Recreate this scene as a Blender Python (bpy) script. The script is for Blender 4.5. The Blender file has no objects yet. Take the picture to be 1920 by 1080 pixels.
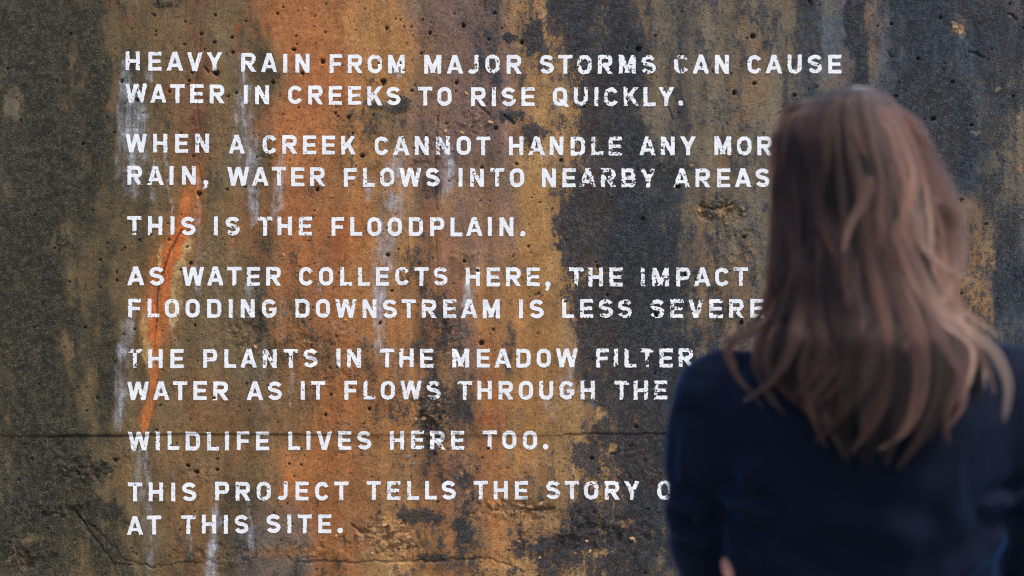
import bpy, bmesh, math, random
import numpy as np
from mathutils import Vector, Matrix

C = bpy.context.scene.collection
R = math.radians
sc = bpy.context.scene

# ------------------------------------------------------------------ camera
LENS, CAM_Z, YAW, WALL_Y = 50.0, 1.44, R(1.66), 3.90
F = 1920 * LENS / 36.0
cam_d = bpy.data.cameras.new('camera')
cam = bpy.data.objects.new('camera', cam_d)
C.objects.link(cam)
cam.location = (0, 0, CAM_Z)
cam.rotation_euler = (R(90), 0, -YAW)
cam_d.lens = LENS
cam_d.sensor_width = 36
cam_d.clip_end = 3000
cam_d.dof.use_dof = True
cam_d.dof.focus_distance = WALL_Y
cam_d.dof.aperture_fstop = 3.5
sc.camera = cam

# ------------------------------------------------------------------ light
world = bpy.data.worlds.new('World')
sc.world = world
world.use_nodes = True
wn = world.node_tree
bg = wn.nodes['Background']
sky = wn.nodes.new('ShaderNodeTexSky')
sky.sky_type = 'NISHITA'
sky.sun_disc = False
SUN_EL, SUN_AZ = R(60), R(120)          # azimuth measured clockwise from +Y
sky.sun_elevation = SUN_EL
sky.sun_rotation = SUN_AZ
sky.air_density = 1.0
sky.dust_density = 2.5
wn.links.new(sky.outputs[0], bg.inputs[0])
bg.inputs[1].default_value = 0.11
sun_d = bpy.data.lights.new('sun', 'SUN')
sun_d.energy = 1.5
sun_d.angle = R(14)
sun_d.color = (1.0, 0.955, 0.90)
sun = bpy.data.objects.new('sun', sun_d)
C.objects.link(sun)
sdir = Vector((math.sin(SUN_AZ) * math.cos(SUN_EL), math.cos(SUN_AZ) * math.cos(SUN_EL), math.sin(SUN_EL)))
sun.rotation_euler = sdir.to_track_quat('Z', 'Y').to_euler()
sun.location = (3, -4, 8)

sc.view_settings.view_transform = 'Standard'
sc.view_settings.look = 'None'
sc.view_settings.gamma = 1
sc.view_settings.use_curve_mapping = False
sc.view_settings.exposure = 1.27
sc.render.engine = 'CYCLES'
sc.cycles.use_denoising = True
sc.cycles.denoiser = 'OPENIMAGEDENOISE'
sc.cycles.filter_width = 1.1
sc.cycles.max_bounces = 6
sc.cycles.sample_clamp_indirect = 4

# ------------------------------------------------------------------ photo measurements <-> wall
fw = (math.sin(YAW), math.cos(YAW)); rt = (math.cos(YAW), -math.sin(YAW))
def px_wall(u, v):
    a = (np.asarray(u, float) - 960) / F; b = (540 - np.asarray(v, float)) / F
    dx = rt[0] * a + fw[0]; dy = rt[1] * a + fw[1]
    t = WALL_Y / dy
    return dx * t, CAM_Z + b * t
def wall_px(x, z):
    dep = x * fw[0] + WALL_Y * fw[1]; lat = x * rt[0] + WALL_Y * rt[1]
    return 960 + F * lat / dep, 540 - F * (z - CAM_Z) / dep

# ------------------------------------------------------------------ noise
_rng = np.random.default_rng(7)
_LAT = _rng.random((12, 512, 512)).astype(np.float32)
def vnoise(u, v, s, seed=0, sv=None):
    sv = s if sv is None else sv
    L = _LAT[seed % 12]
    x = u / s + seed * 17.31 + 1000; y = v / sv + seed * 9.77 + 1000
    xi = np.floor(x).astype(np.int64); yi = np.floor(y).astype(np.int64)
    fx = x - xi; fy = y - yi
    fx = fx * fx * (3 - 2 * fx); fy = fy * fy * (3 - 2 * fy)
    x0 = xi % 512; x1 = (xi + 1) % 512; y0 = yi % 512; y1 = (yi + 1) % 512
    return (L[y0, x0] * (1 - fx) + L[y0, x1] * fx) * (1 - fy) + (L[y1, x0] * (1 - fx) + L[y1, x1] * fx) * fy
def fbm(u, v, s, octv=4, seed=0, sv=None, gain=0.55):
    sv = s if sv is None else sv
    a, t, n = 1.0, 0.0, 0.0
    for i in range(octv):
        n = n + a * vnoise(u, v, s / 2 ** i, seed + i, sv / 2 ** i); t += a; a *= gain
    return n / t
def worley(u, v, s, seed=0):
    A = _LAT[seed % 12]; B = _LAT[(seed + 3) % 12]; D = _LAT[(seed + 5) % 12]
    x = u / s + 1000; y = v / s + 1000
    xi = np.floor(x).astype(np.int64); yi = np.floor(y).astype(np.int64)
    f1 = np.full(np.shape(x), 9.0); f2 = f1.copy(); idv = np.zeros(np.shape(x))
    for dx in (-1, 0, 1):
        for dy in (-1, 0, 1):
            cx = xi + dx; cy = yi + dy
            px = cx + A[cy % 512, cx % 512]; py = cy + B[cy % 512, cx % 512]
            d = np.hypot(px - x, py - y)
            near = d < f1
            f2 = np.where(near, f1, np.minimum(f2, d))
            idv = np.where(near, D[cy % 512, cx % 512], idv)
            f1 = np.where(near, d, f1)
    return f1, f2, idv
def sst(a, b, x):
    t = np.clip((x - a) / (b - a), 0, 1)
    return t * t * (3 - 2 * t)
def lin(c):
    c = np.asarray(c, float) / 255
    return np.where(c <= 0.04045, c / 12.92, ((c + 0.055) / 1.055) ** 2.4)

def polyline(u, v, pts):
    """distance to a polyline whose points are (u, v, half-width); returns distance / half-width and raw distance"""
    best = np.full(np.shape(u), 1e9); raw = best.copy()
    for (a, b) in zip(pts[:-1], pts[1:]):
        dx, dy = b[0] - a[0], b[1] - a[1]
        t = np.clip(((u - a[0]) * dx + (v - a[1]) * dy) / (dx * dx + dy * dy), 0, 1)
        d = np.hypot(u - a[0] - t * dx, v - a[1] - t * dy)
        w = a[2] + (b[2] - a[2]) * t
        best = np.minimum(best, d / w); raw = np.minimum(raw, d)
    return best, raw
def stroke(u, v, pts):
    pu = [p[0] for p in pts]; pv = [p[1] for p in pts]; m = max(p[2] for p in pts) * 3
    out = np.zeros(np.shape(u))
    sel = (u > min(pu) - m) & (u < max(pu) + m) & (v > min(pv) - m) & (v < max(pv) + m)
    if sel.any():
        d, _ = polyline(u[sel], v[sel], pts)
        out[sel] = np.clip(1 - d, 0, 1)
    return out

# ------------------------------------------------------------------ materials
def nodemat(name):
    m = bpy.data.materials.new(name); m.use_nodes = True
    nt = m.node_tree
    return m, nt, nt.nodes['Principled BSDF']
class NT:
    def __init__(s, nt): s.nt = nt; s.n = nt.nodes; s.l = nt.links
    def sock(s, inp, val):
        if hasattr(val, 'links') or isinstance(val, bpy.types.NodeSocket): s.l.new(val, inp)
        else: inp.default_value = val
    def math(s, op, a, b=0.0, c=0.0, clamp=False):
        n = s.n.new('ShaderNodeMath'); n.operation = op; n.use_clamp = clamp
        s.sock(n.inputs[0], a); s.sock(n.inputs[1], b); s.sock(n.inputs[2], c)
        return n.outputs[0]
    def step(s, x, a, b):
        n = s.n.new('ShaderNodeMapRange'); n.interpolation_type = 'SMOOTHSTEP'
        s.sock(n.inputs[0], x); n.inputs[1].default_value = a; n.inputs[2].default_value = b
        return n.outputs[0]
    def mix(s, f, a, b, mode='MIX'):
        n = s.n.new('ShaderNodeMix'); n.data_type = 'RGBA'; n.blend_type = mode
        s.sock(n.inputs[0], f); s.sock(n.inputs[6], a); s.sock(n.inputs[7], b)
        return n.outputs[2]
    def noise(s, vec, scale, detail=3, rough=0.6, dist=0.0):
        n = s.n.new('ShaderNodeTexNoise')
        s.l.new(vec, n.inputs['Vector']); n.inputs['Scale'].default_value = scale
        n.inputs['Detail'].default_value = detail; n.inputs['Roughness'].default_value = rough
        n.inputs['Distortion'].default_value = dist
        return n.outputs[0]
    def voro(s, vec, scale, out=0):
        n = s.n.new('ShaderNodeTexVoronoi'); s.l.new(vec, n.inputs['Vector']); n.inputs['Scale'].default_value = scale
        return n.outputs[out]
    def attr(s, name, out='Fac'):
        n = s.n.new('ShaderNodeAttribute'); n.attribute_name = name
        return n.outputs[out]
    def obj(s):
        return s.n.new('ShaderNodeTexCoord').outputs['Object']

def concrete_mat():
    m, nt, p = nodemat('weathered_concrete')
    N = NT(nt); co = N.obj()
    n1 = N.noise(co, 75, 4, 0.62); n2 = N.noise(co, 210, 3, 0.65); n3 = N.noise(co, 520, 2, 0.6)
    big = N.noise(co, 16, 5, 0.6)
    stain = N.attr('stain', 'Color'); algae = N.attr('algae'); lime = N.attr('lime')
    spall = N.attr('spall'); pit = N.attr('pit'); right = N.attr('cold')
    # mineral stain with soft variation and grain
    g = N.math('ADD', N.math('MULTIPLY', N.math('SUBTRACT', n2, 0.5), 1.7), N.math('MULTIPLY', N.math('SUBTRACT', n1, 0.5), 1.3))
    g = N.math('ADD', g, N.math('MULTIPLY', N.math('SUBTRACT', big, 0.5), 0.9))
    g = N.math('ADD', g, N.math('MULTIPLY', N.math('SUBTRACT', n3, 0.5), 1.6))
    g = N.math('MAXIMUM', N.math('ADD', g, 1.0), 0.3)
    cc = N.n.new('ShaderNodeCombineColor')
    for i in range(3): N.l.new(g, cc.inputs[i])
    base = N.mix(1.0, stain, cc.outputs[0], 'MULTIPLY')
    # exposed sandy aggregate in spalled places
    agg = N.mix(N.step(N.noise(co, 120, 3, 0.6), 0.35, 0.65), (*lin((96, 74, 52)), 1), (*lin((176, 134, 92)), 1))
    base = N.mix(N.math('MULTIPLY', N.step(N.math('ADD', spall, N.math('MULTIPLY', N.math('SUBTRACT', n1, 0.5), 1.2)), 0.45, 0.8), 0.55), base, agg)
    # algae film broken up by fine noise
    nn = N.math('ADD', N.math('MULTIPLY', N.math('SUBTRACT', n1, 0.5), 1.5), N.math('MULTIPLY', N.math('SUBTRACT', n2, 0.5), 1.7))
    nn = N.math('ADD', nn, N.math('MULTIPLY', N.math('SUBTRACT', n3, 0.5), 1.3))
    am = N.step(N.math('ADD', algae, nn), 0.32, 0.72)
    nf = N.math('ADD', N.math('MULTIPLY', n3, 0.3), N.math('ADD', N.math('MULTIPLY', n2, 0.35), N.math('MULTIPLY', n1, 0.35)))
    warm = N.mix(N.step(nf, 0.44, 0.60), (*lin((13, 17, 14)), 1), (*lin((70, 68, 50)), 1))
    coldc = N.mix(N.step(nf, 0.45, 0.61), (*lin((9, 15, 23)), 1), (*lin((48, 61, 74)), 1))
    acol = N.mix(right, warm, coldc)
    col = N.mix(N.math('MULTIPLY', am, 0.93), base, acol)
    # pale mineral flecks of sand showing through the film
    fl = N.math('MULTIPLY', N.step(N.noise(co, 300, 2, 0.5), 0.58, 0.66), N.math('MULTIPLY', N.step(n1, 0.44, 0.66), 0.42))
    col = N.mix(fl, col, N.mix(right, (*lin((146, 132, 102)), 1), (*lin((126, 126, 122)), 1)))
    dk = N.math('MULTIPLY', N.step(N.noise(co, 250, 2, 0.5, 0.6), 0.60, 0.68), N.step(n2, 0.38, 0.6))
    col = N.mix(dk, col, (*lin((38, 35, 30)), 1))
    # lime run-off
    lm = N.math('MULTIPLY', lime, N.math('ADD', 0.55, N.math('MULTIPLY', N.math('SUBTRACT', n1, 0.4), 2.2)), clamp=True)
    lm = N.math('MULTIPLY', lm, N.math('ADD', 0.45, n2), clamp=True)
    col = N.mix(lm, col, (*lin((182, 184, 190)), 1))
    # dirt and painted-in shade darken the holes and grooves
    col = N.mix(N.math('MULTIPLY', pit, 0.85), col, (*lin((30, 26, 24)), 1))
    N.l.new(col, p.inputs['Base Color'])
    p.inputs['Roughness'].default_value = 0.82
    p.inputs['Specular IOR Level'].default_value = 0.35
    h = N.math('ADD', N.math('MULTIPLY', n1, 0.9), N.math('MULTIPLY', n2, 0.8))
    h = N.math('ADD', h, N.math('MULTIPLY', n3, 0.45))
    h = N.math('MULTIPLY', h, N.math('ADD', 0.55, N.math('ADD', N.math('MULTIPLY', algae, 0.7), N.math('MULTIPLY', spall, 1.2))))
    b = N.n.new('ShaderNodeBump'); b.inputs['Strength'].default_value = 1.0; b.inputs['Distance'].default_value = 0.0034
    N.l.new(h, b.inputs['Height']); N.l.new(b.outputs[0], p.inputs['Normal'])
    return m

def paint_mat():
    m, nt, p = nodemat('worn_white_paint')
    N = NT(nt); co = N.obj()
    n1 = N.noise(co, 160, 4, 0.65); n2 = N.noise(co, 420, 3, 0.6); big = N.noise(co, 30, 3, 0.6)
    thin = N.step(N.math('ADD', n1, N.math('MULTIPLY', N.math('SUBTRACT', big, 0.5), 0.5)), 0.56, 0.72)
    c = N.mix(N.math('MULTIPLY', thin, 0.28), (0.84, 0.83, 0.82, 1), (0.53, 0.52, 0.53, 1))
    c = N.mix(N.math('MULTIPLY', N.step(n2, 0.6, 0.72), 0.35), c, (0.34, 0.34, 0.36, 1))
    N.l.new(c, p.inputs['Base Color'])
    p.inputs['Roughness'].default_value = 0.6
    b = N.n.new('ShaderNodeBump'); b.inputs['Strength'].default_value = 0.6; b.inputs['Distance'].default_value = 0.001
    N.l.new(N.math('ADD', n1, n2), b.inputs['Height']); N.l.new(b.outputs[0], p.inputs['Normal'])
    return m

# ------------------------------------------------------------------ ground
def ground_mat():
    m, nt, p = nodemat('packed_gravel')
    N = NT(nt); co = N.obj()
    v = N.voro(co, 55, 1)
    n = N.noise(co, 3, 5)
    c = N.mix(n, (0.16, 0.14, 0.11, 1), (0.26, 0.24, 0.20, 1))
    c = N.mix(0.25, c, v, 'OVERLAY')
    N.l.new(c, p.inputs['Base Color']); p.inputs['Roughness'].default_value = 0.95
    b = N.n.new('ShaderNodeBump'); b.inputs['Distance'].default_value = 0.01
    N.l.new(N.voro(co, 55), b.inputs['Height']); N.l.new(b.outputs[0], p.inputs['Normal'])
    return m
gm = bpy.data.meshes.new('ground')
gm.from_pydata([(-1500, -1500, 0), (1500, -1500, 0), (1500, 1500, 0), (-1500, 1500, 0)], [], [(0, 1, 2, 3)])
gm.materials.append(ground_mat())
ground = bpy.data.objects.new('ground', gm); C.objects.link(ground)
ground['kind'] = 'structure'; ground['label'] = 'packed gravel ground at the foot of the concrete wall'

# ------------------------------------------------------------------ wall
STEP = 1.85 / F * WALL_Y
x0, zt = px_wall(-50, -40); x1, zb = px_wall(1970, 1120)
def axis(lo, hi, a, b):
    mid = np.arange(a, b, STEP)
    left, s, x = [], STEP, a
    while x > lo: s *= 1.25; x -= s; left.append(max(x, lo))
    right, s, x = [], STEP, mid[-1]
    while x < hi: s *= 1.25; x += s; right.append(min(x, hi))
    return np.array(left[::-1] + list(mid) + right)
GX = axis(-7.0, 9.0, float(x0), float(x1)); GZ = axis(0.0, 3.4, float(zb), float(zt))
XX, ZZ = np.meshgrid(GX, GZ)
U, V = wall_px(XX, ZZ)

# substrate classes and algae cover, one sign per 64 x 120 photo pixels
SUB = {'O': (112, 90, 58), 'B': (134, 96, 58), 'R': (176, 112, 60), 'C': (172, 120, 68), 'M': (136, 104, 86),
       'T': (188, 142, 88), 'G': (118, 103, 82), 'S': (84, 90, 96), 'V': (98, 90, 86), 'D': (70, 66, 50)}
MAP = ["GGOOOBOORRCCMMMTTGGGGGGGSVSSSV",
       "GGOOOBOORRCCMMMTTTGGGGGGSVSSSG",
       "GGOOOBOORRCCMMMTTTGGGGGGSVSSSG",
       "OOOOOBOBRRRCCMMTTTGGGGGGSGSGGG",
       "OOOOOOOORRCCCMCCTTGGGGGGSGSGTS",
       "OOOOOOOGBRRCBMCCTTTGGGGGGGSGTS",
       "OOOOOBBBBRRCCBCCTTTGGGGGGGSGTS",
       "GOOOOBBORRRCBMCCTTTGGGGGGGSSTS",
       "GOOOOBOVVRRTCBCTTTTGGGGGGGSSTS"]
ALG = ["687422331000113598643446455443",
       "587532231000113438753335555544",
       "577521231123223448764334555553",
       "685310221111212369984345554455",
       "584210122111223236985445544456",
       "684211124423342235898555555555",
       "674311123312252223488655555555",
       "674432223223452234588765555555",
       "566533234412342446677765555555"]
def bil(tab, u, v):
    tab = np.asarray(tab, float)
    x = np.clip((u - 32) / 64, 0, tab.shape[1] - 1.001); y = np.clip((v - 60) / 120, 0, tab.shape[0] - 1.001)
    xi = x.astype(int); yi = y.astype(int); fx = x - xi; fy = y - yi
    fx = fx * fx * (3 - 2 * fx); fy = fy * fy * (3 - 2 * fy)
    if tab.ndim == 3: fx = fx[..., None]; fy = fy[..., None]
    return (tab[yi, xi] * (1 - fx) + tab[yi, xi + 1] * fx) * (1 - fy) + (tab[yi + 1, xi] * (1 - fx) + tab[yi + 1, xi + 1] * fx) * fy
cols = np.array([[lin(SUB[c]) for c in r] for r in MAP]) * 0.84
algt = np.array([[int(c) / 9 for c in r] for r in ALG])
wu = (fbm(U, V, 60, 5, 1, 110, gain=.62) - 0.5) * 150; wv = (fbm(U, V, 120, 4, 4) - 0.5) * 170
stain = bil(cols, U + wu, V + wv)
streak = fbm(U, V, 26, 4, 2, 700)
stain *= (0.78 + 0.44 * sst(0.25, 0.75, streak))[..., None]
gr = sst(0.50, 0.66, fbm(U, V, 55, 5, 9, 80, gain=.65)) * sst(150, 450, U)
stain = stain * (1 - 0.45 * gr[..., None]) + lin((124, 106, 78)) * 0.8 * 0.45 * gr[..., None]
oc = sst(0.52, 0.66, fbm(U, V, 70, 4, 3, 200)) * sst(430, 560, U)
stain = stain * (1 - 0.4 * oc[..., None]) + lin((156, 112, 66)) * 0.8 * 0.4 * oc[..., None]
# broad colour drift: rusty and ochre clouds
ru = sst(0.56, 0.72, fbm(U, V, 90, 4, 6, 170)) * sst(330, 560, U) * (1 - sst(900, 1080, U))
stain = stain * (1 - 0.35 * ru[..., None]) + lin((172, 100, 54)) * 0.30 * ru[..., None]
algae = bil(algt, U + wu * 0.8, V + wv * 0.8)
algae = algae * 0.92 + (fbm(U, V, 40, 6, 3, 78, gain=.8) - 0.5) * 1.9 + (fbm(U, V, 17, 3, 8, 300) - 0.5) * 0.55 - 0.06
algae = algae + (fbm(U, V, 150, 3, 9) - 0.5) * 0.35
def blob(cu, cv, ru_, rv, soft=0.5, rough=0.5, seed=5):
    d = np.hypot((U - cu) / ru_, (V - cv) / rv) + (fbm(U, V, max(6, min(ru_, rv) * 0.5), 4, seed) - 0.5) * rough * 2
    return 1 - sst(1 - soft, 1, d)
# distinct dark streaks, specks and clear ochre windows
for (u_, v0, v1, w, k) in [(45, 0, 1080, 22, .22), (88, 0, 760, 16, .35), (185, 0, 330, 22, .35), (172, 20, 90, 14, .3),
                           (1605, -60, 230, 20, .6), (1120, -50, 480, 75, .38), (1150, 350, 1040, 80, .42), (1230, 500, 1080, 60, .25),
                           (1740, -50, 400, 60, .25), (1900, -50, 200, 60, .2), (1900, 560, 1000, 50, .2), (75, 820, 930, 30, .25), (200, 620, 860, 18, .3), (480, 440, 640, 22, .25),
                           (815, 540, 930, 28, .3), (1880, 400, 800, 20, .2)]:
    algae += k * (1 - sst(0.5, 1.3, np.abs(U + wu * 0.35 - u_) / w)) * sst(v0 - 30, v0 + 30, V) * (1 - sst(v1 - 60, v1 + 60, V))
for (cu, cv, a, b, k) in [(118, 453, 17, 13, .9), (1048, 461, 11, 11, .8), (957, 70, 16, 11, .8), (1000, 60, 22, 50, .5), (310, 8, 24, 9, .9),
                          (960, 215, 26, 22, .7), (1000, 250, 30, 30, .6), (700, 150, 20, 14, .5), (745, 195, 60, 22, .5), (690, 230, 60, 60, .4),
                          (810, 350, 30, 40, .4), (600, 345, 20, 10, .3), (130, 885, 50, 40, .5), (860, 900, 50, 20, .35), (205, 960, 30, 30, .6),
                          (760, 970, 90, 22, .45), (870, 1000, 25, 40, .55), (800, 1045, 50, 10, .4), (1050, 1030, 100, 30, .4), (190, 880, 25, 22, .6),
                          (845, 480, 12, 10, .4), (592, 465, 12, 14, .35), (430, 640, 14, 14, .3), (1110, 560, 90, 50, .35), (1000, 1000, 60, 25, .3),
                          (485, 795, 28, 35, .3), (230, 665, 25, 60, .2)]:
    algae += k * blob(cu, cv, a, b, 0.6, 0.55)
for (cu, cv, a, b, k) in [(1000, 400, 45, 120, .45), (1020, 190, 55, 60, .35), (1010, 620, 45, 60, .35), (1090, 790, 60, 45, .5), (1030, 500, 30, 60, .3),
                          (1150, 395, 30, 45, .45), (1165, 450, 12, 25, .5), (1160, 515, 60, 12, .3), (120, 650, 25, 35, .5), (140, 90, 12, 40, .4),
                          (1790, 45, 8, 9, 1.2), (1805, 62, 9, 9, 1.2), (1872, 165, 8, 8, .9), (1850, 300, 26, 44, .3), (1915, 260, 10, 60, .4), (1850, 500, 18, 70, .25),
                          (1830, 247, 12, 6, .9), (1360, 390, 14, 9, .5), (1150, 840, 10, 12, .8), (1115, 905, 8, 8, .8), (560, 1000, 150, 60, .35),
                          (720, 1010, 70, 60, .5), (950, 1055, 60, 14, .6), (1180, 980, 35, 12, .5), (1105, 1035, 60, 12, .5), (560, 100, 60, 140, .3), (640, 500, 80, 90, .25),
                          (65, 1010, 40, 14, .5), (20, 190, 25, 30, .35), (1120, 260, 12, 10, .4), (1330, 60, 14, 60, .35), (1180, 660, 70, 10, .25), (560, 420, 40, 80, .3)]:
    algae -= k * blob(cu, cv, a, b, 0.6, 0.6, 2)
algae += 0.30 * (1 - sst(40, 300, U)) - 0.0
algae += .2 * sst(1580, 1700, U) * (1 - sst(250, 420, V)) + .1 * sst(1600, 1760, U)
algae = np.clip(algae, -0.2, 1.15)

# mineral streaks painted by water
def tint(mask, rgb, k=1.0):
    global stain
    mm = np.clip(mask * k, 0, 1)[..., None]
    stain = stain * (1 - mm) + lin(rgb) * 0.78 * mm
jit = (fbm(U, V, 22, 3, 10) - 0.5) * 9
UJ = U + jit
def band(uc, w, v0, v1, s=40):
    return (1 - sst(0.1, 1.35, np.abs(UJ - uc + wu * .3) / w)) * sst(v0 - s, v0 + s, V) * (1 - sst(v1 - s, v1 + s, V))
tint(band(372, 24, -100, 340), (124, 76, 52), 0.6)
tint(band(330, 40, -100, 420), (112, 84, 58), 0.35)
tint(band(372, 9, 90, 300), (140, 82, 52), 0.4)
tint(blob(240, 42, 20, 16, 0.9), (132, 72, 50), 0.6); tint(blob(206, 8, 20, 8, 0.9), (150, 82, 52), 0.6)
tint(blob(447, 52, 10, 12, 0.9), (185, 82, 38), 0.8); tint(blob(316, 165, 12, 22, 0.9), (172, 92, 44), 0.7)
tint(blob(203, 200, 10, 14, 0.9), (160, 100, 70), 0.6); tint(blob(452, 90, 24, 60, 0.9), (150, 92, 50), 0.5)
tint(band(575, 62, -100, 250, 90), (176, 102, 56), 0.6)
tint(band(565, 50, 380, 640, 90), (166, 96, 56), 0.4); tint(band(640, 75, 330, 520, 80), (168, 104, 58), 0.35)
tint(band(650, 70, 820, 1000), (164, 100, 52), 0.4); tint(band(590, 40, 740, 1000, 80), (172, 100, 46), 0.4)
tint(band(700, 60, 560, 820), (170, 104, 50), 0.35); tint(band(1010, 50, 330, 820), (172, 122, 62), 0.5)
tint(band(870, 60, -100, 320), (122, 94, 84), 0.7); tint(band(830, 40, 840, 980), (150, 88, 58), 0.5)
tint(band(925, 40, 700, 1000), (172, 104, 52), 0.45); tint(blob(900, 785, 55, 14, 0.8), (172, 96, 46), 0.7)
tint(blob(635, 470, 40, 60, 0.9), (176, 88, 46), 0.55); tint(blob(40, 1025, 30, 22, 0.9), (150, 108, 78), 0.6)
tint(blob(400, 800, 90, 50, 0.9), (140, 98, 48), 0.5); tint(blob(230, 900, 20, 40, 0.9), (150, 96, 48), 0.4)
tint(blob(1795, 55, 16, 16, 0.6), (200, 152, 92), 0.9); tint(blob(1912, 315, 8, 10, 0.8), (196, 132, 76), 0.8)
tint(blob(560, 1035, 130, 16, 0.8), (172, 112, 56), 0.6); tint(blob(720, 1010, 80, 50, 0.8), (192, 132, 84), 0.6)
# the bright rust run along the crack
UJ0 = UJ; UJ = U + (fbm(U, V, 16, 5, 4, 34, gain=.7) - 0.5) * 34
RUST = [(371, 310, 4), (366, 350, 14), (352, 408, 24), (328, 462, 25), (306, 520, 26), (292, 575, 25), (289, 640, 20), (290, 700, 9), (284, 745, 8), (276, 780, 8), (268, 812, 5)]
tint(stroke(UJ, V, [(a, b, w * 2.3) for a, b, w in RUST]), (146, 98, 50), 1.5)
rn = .25 + 1.0 * sst(.3, .7, fbm(U, V, 9, 4, 5, 60, gain=.7))
tint(sst(0.0, 0.7, stroke(UJ, V, [(a, b, w * 1.3) for a, b, w in RUST])) * rn, (206, 116, 58), 0.9)
tint(sst(0.1, 0.9, stroke(UJ, V, [(a - 3, b, w * 0.75) for a, b, w in RUST[2:8]])) * rn, (226, 112, 44), 0.9)
tint(stroke(UJ, V, [(352, 450, 13), (335, 510, 15), (328, 570, 11), (318, 610, 5)]), (196, 160, 104), 1.1)
tint(stroke(UJ, V, [(304, 460, 5), (298, 500, 4)]), (198, 164, 110), 1.0)
tint(stroke(UJ, V, [(274, 590, 6), (272, 640, 9), (280, 690, 5)]), (188, 150, 98), 1.0)
UJ = UJ0
tint(stroke(UJ, V, [(540, 895, 7), (530, 925, 9), (525, 940, 4)]), (206, 112, 46), 1.2)
algae -= sst(0.05, 0.6, stroke(UJ, V, [(a, b, w * 1.5) for a, b, w in RUST])) * 0.9
algae -= band(570, 70, -100, 300) * 0.25
crack_line, _ = polyline(U + (fbm(U, V, 5, 2, 1) - 0.5) * 4, V, [(340, 430, 2.2), (330, 452, 2.4), (318, 470, 2.4), (306, 505, 2.2), (295, 545, 1.8), (293, 600, 1.4), (290, 660, 1.2)])
tint(np.clip(1.4 - crack_line, 0, 1), (98, 52, 34), 0.8)

# lime
lime = np.zeros_like(U)
UL = U + (fbm(U, V, 12, 4, 11, 22, gain=.7) - 0.5) * 26
for pts, k in [([(236, 118, 8), (232, 165, 18), (250, 215, 30), (255, 290, 27), (250, 360, 16)], 1.0),
               ([(228, 200, 9), (222, 330, 8)], .5),
               ([(452, 105, 7), (458, 160, 13), (455, 215, 22), (462, 280, 24), (470, 350, 14), (475, 420, 8)], .95),
               ([(283, 130, 9), (285, 150, 5)], .6),
               ([(738, 300, 24), (740, 380, 26), (725, 450, 24), (715, 520, 20), (712, 600, 14), (710, 680, 10)], .85),
               ([(690, 340, 16), (700, 372, 10)], .5),
               ([(838, 270, 12), (843, 310, 14), (838, 350, 15), (830, 375, 6)], 1.0),
               ([(310, 282, 3), (311, 300, 4), (320, 345, 2.4), (322, 400, 2.2)], 1.0),
               ([(288, 300, 2), (284, 345, 2.4), (286, 380, 1.8)], .8),
               ([(245, 285, 4), (248, 305, 2)], 1.0),
               ([(528, 290, 5), (524, 320, 8), (516, 370, 10), (512, 420, 6)], .8),
               ([(523, 350, 5), (526, 385, 10), (512, 400, 5)], .8),
               ([(482, 345, 4), (480, 400, 5)], .7),
               ([(372, 330, 3), (373, 460, 4), (372, 560, 2.5)], .5),
               ([(245, 580, 12), (242, 620, 15), (235, 660, 14), (226, 720, 16), (224, 800, 12)], .75),
               ([(320, 590, 2.5), (326, 620, 3), (335, 650, 2)], 1.0),
               ([(470, 530, 12), (468, 570, 9), (466, 600, 5)], .6),
               ([(404, 530, 4), (408, 545, 2)], .7),
               ([(602, 532, 3), (602, 545, 2)], .7),
               ([(544, 680, 4), (548, 720, 5), (544, 760, 3), (470, 840, 2)][:3], .8),
               ([(878, 530, 11), (874, 560, 12), (862, 580, 6)], 1.1),
               ([(1070, 690, 14), (1068, 730, 13), (1060, 755, 6)], .8),
               ([(1030, 750, 14), (1040, 780, 10)], .4), ([(1110, 750, 8), (1112, 765, 5)], .5),
               ([(268, 842, 9), (276, 880, 9), (282, 910, 6)], .9),
               ([(260, 850, 8), (262, 900, 12), (278, 960, 12), (284, 1010, 14), (278, 1070, 10)], .45),
               ([(298, 845, 3), (299, 865, 2)], .6),
               ([(408, 945, 7), (405, 1000, 10), (398, 1040, 14), (396, 1090, 12)], .9),
               ([(458, 935, 4), (464, 960, 4), (470, 1000, 4), (469, 1045, 3)], .7),
               ([(352, 1000, 5), (353, 1040, 4)], .35),
               ([(320, 870, 4), (330, 905, 4)], .3),
               ([(816, 138, 4), (822, 145, 5)], .7), ([(740, 135, 12), (748, 142, 6)], .8), ([(735, 345, 22), (730, 355, 14)], .6),
               ([(1045, 195, 14), (1050, 202, 6)], .4), ([(1020, 287, 8), (1050, 297, 4)], .4), ([(640, 985, 5), (640, 1000, 3)], .8), ([(655, 885, 2), (660, 890, 1)], .3),
               ([(530, 560, 7), (532, 640, 6)], .25), ([(610, 600, 12), (740, 660, 16), (748, 720, 9)], .15)]:
    lime = np.maximum(lime, k * sst(0, 1.1, stroke(UL, V, [(a, b, w * 1.25) for a, b, w in pts])) )
lime *= 0.55 + 0.8 * sst(.35, .7, fbm(U, V, 4.5, 2, 6, 40))
lime *= 0.06 + 0.86 * sst(.2, .75, fbm(U, V, 11, 4, 2, 26, gain=.7))

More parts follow.
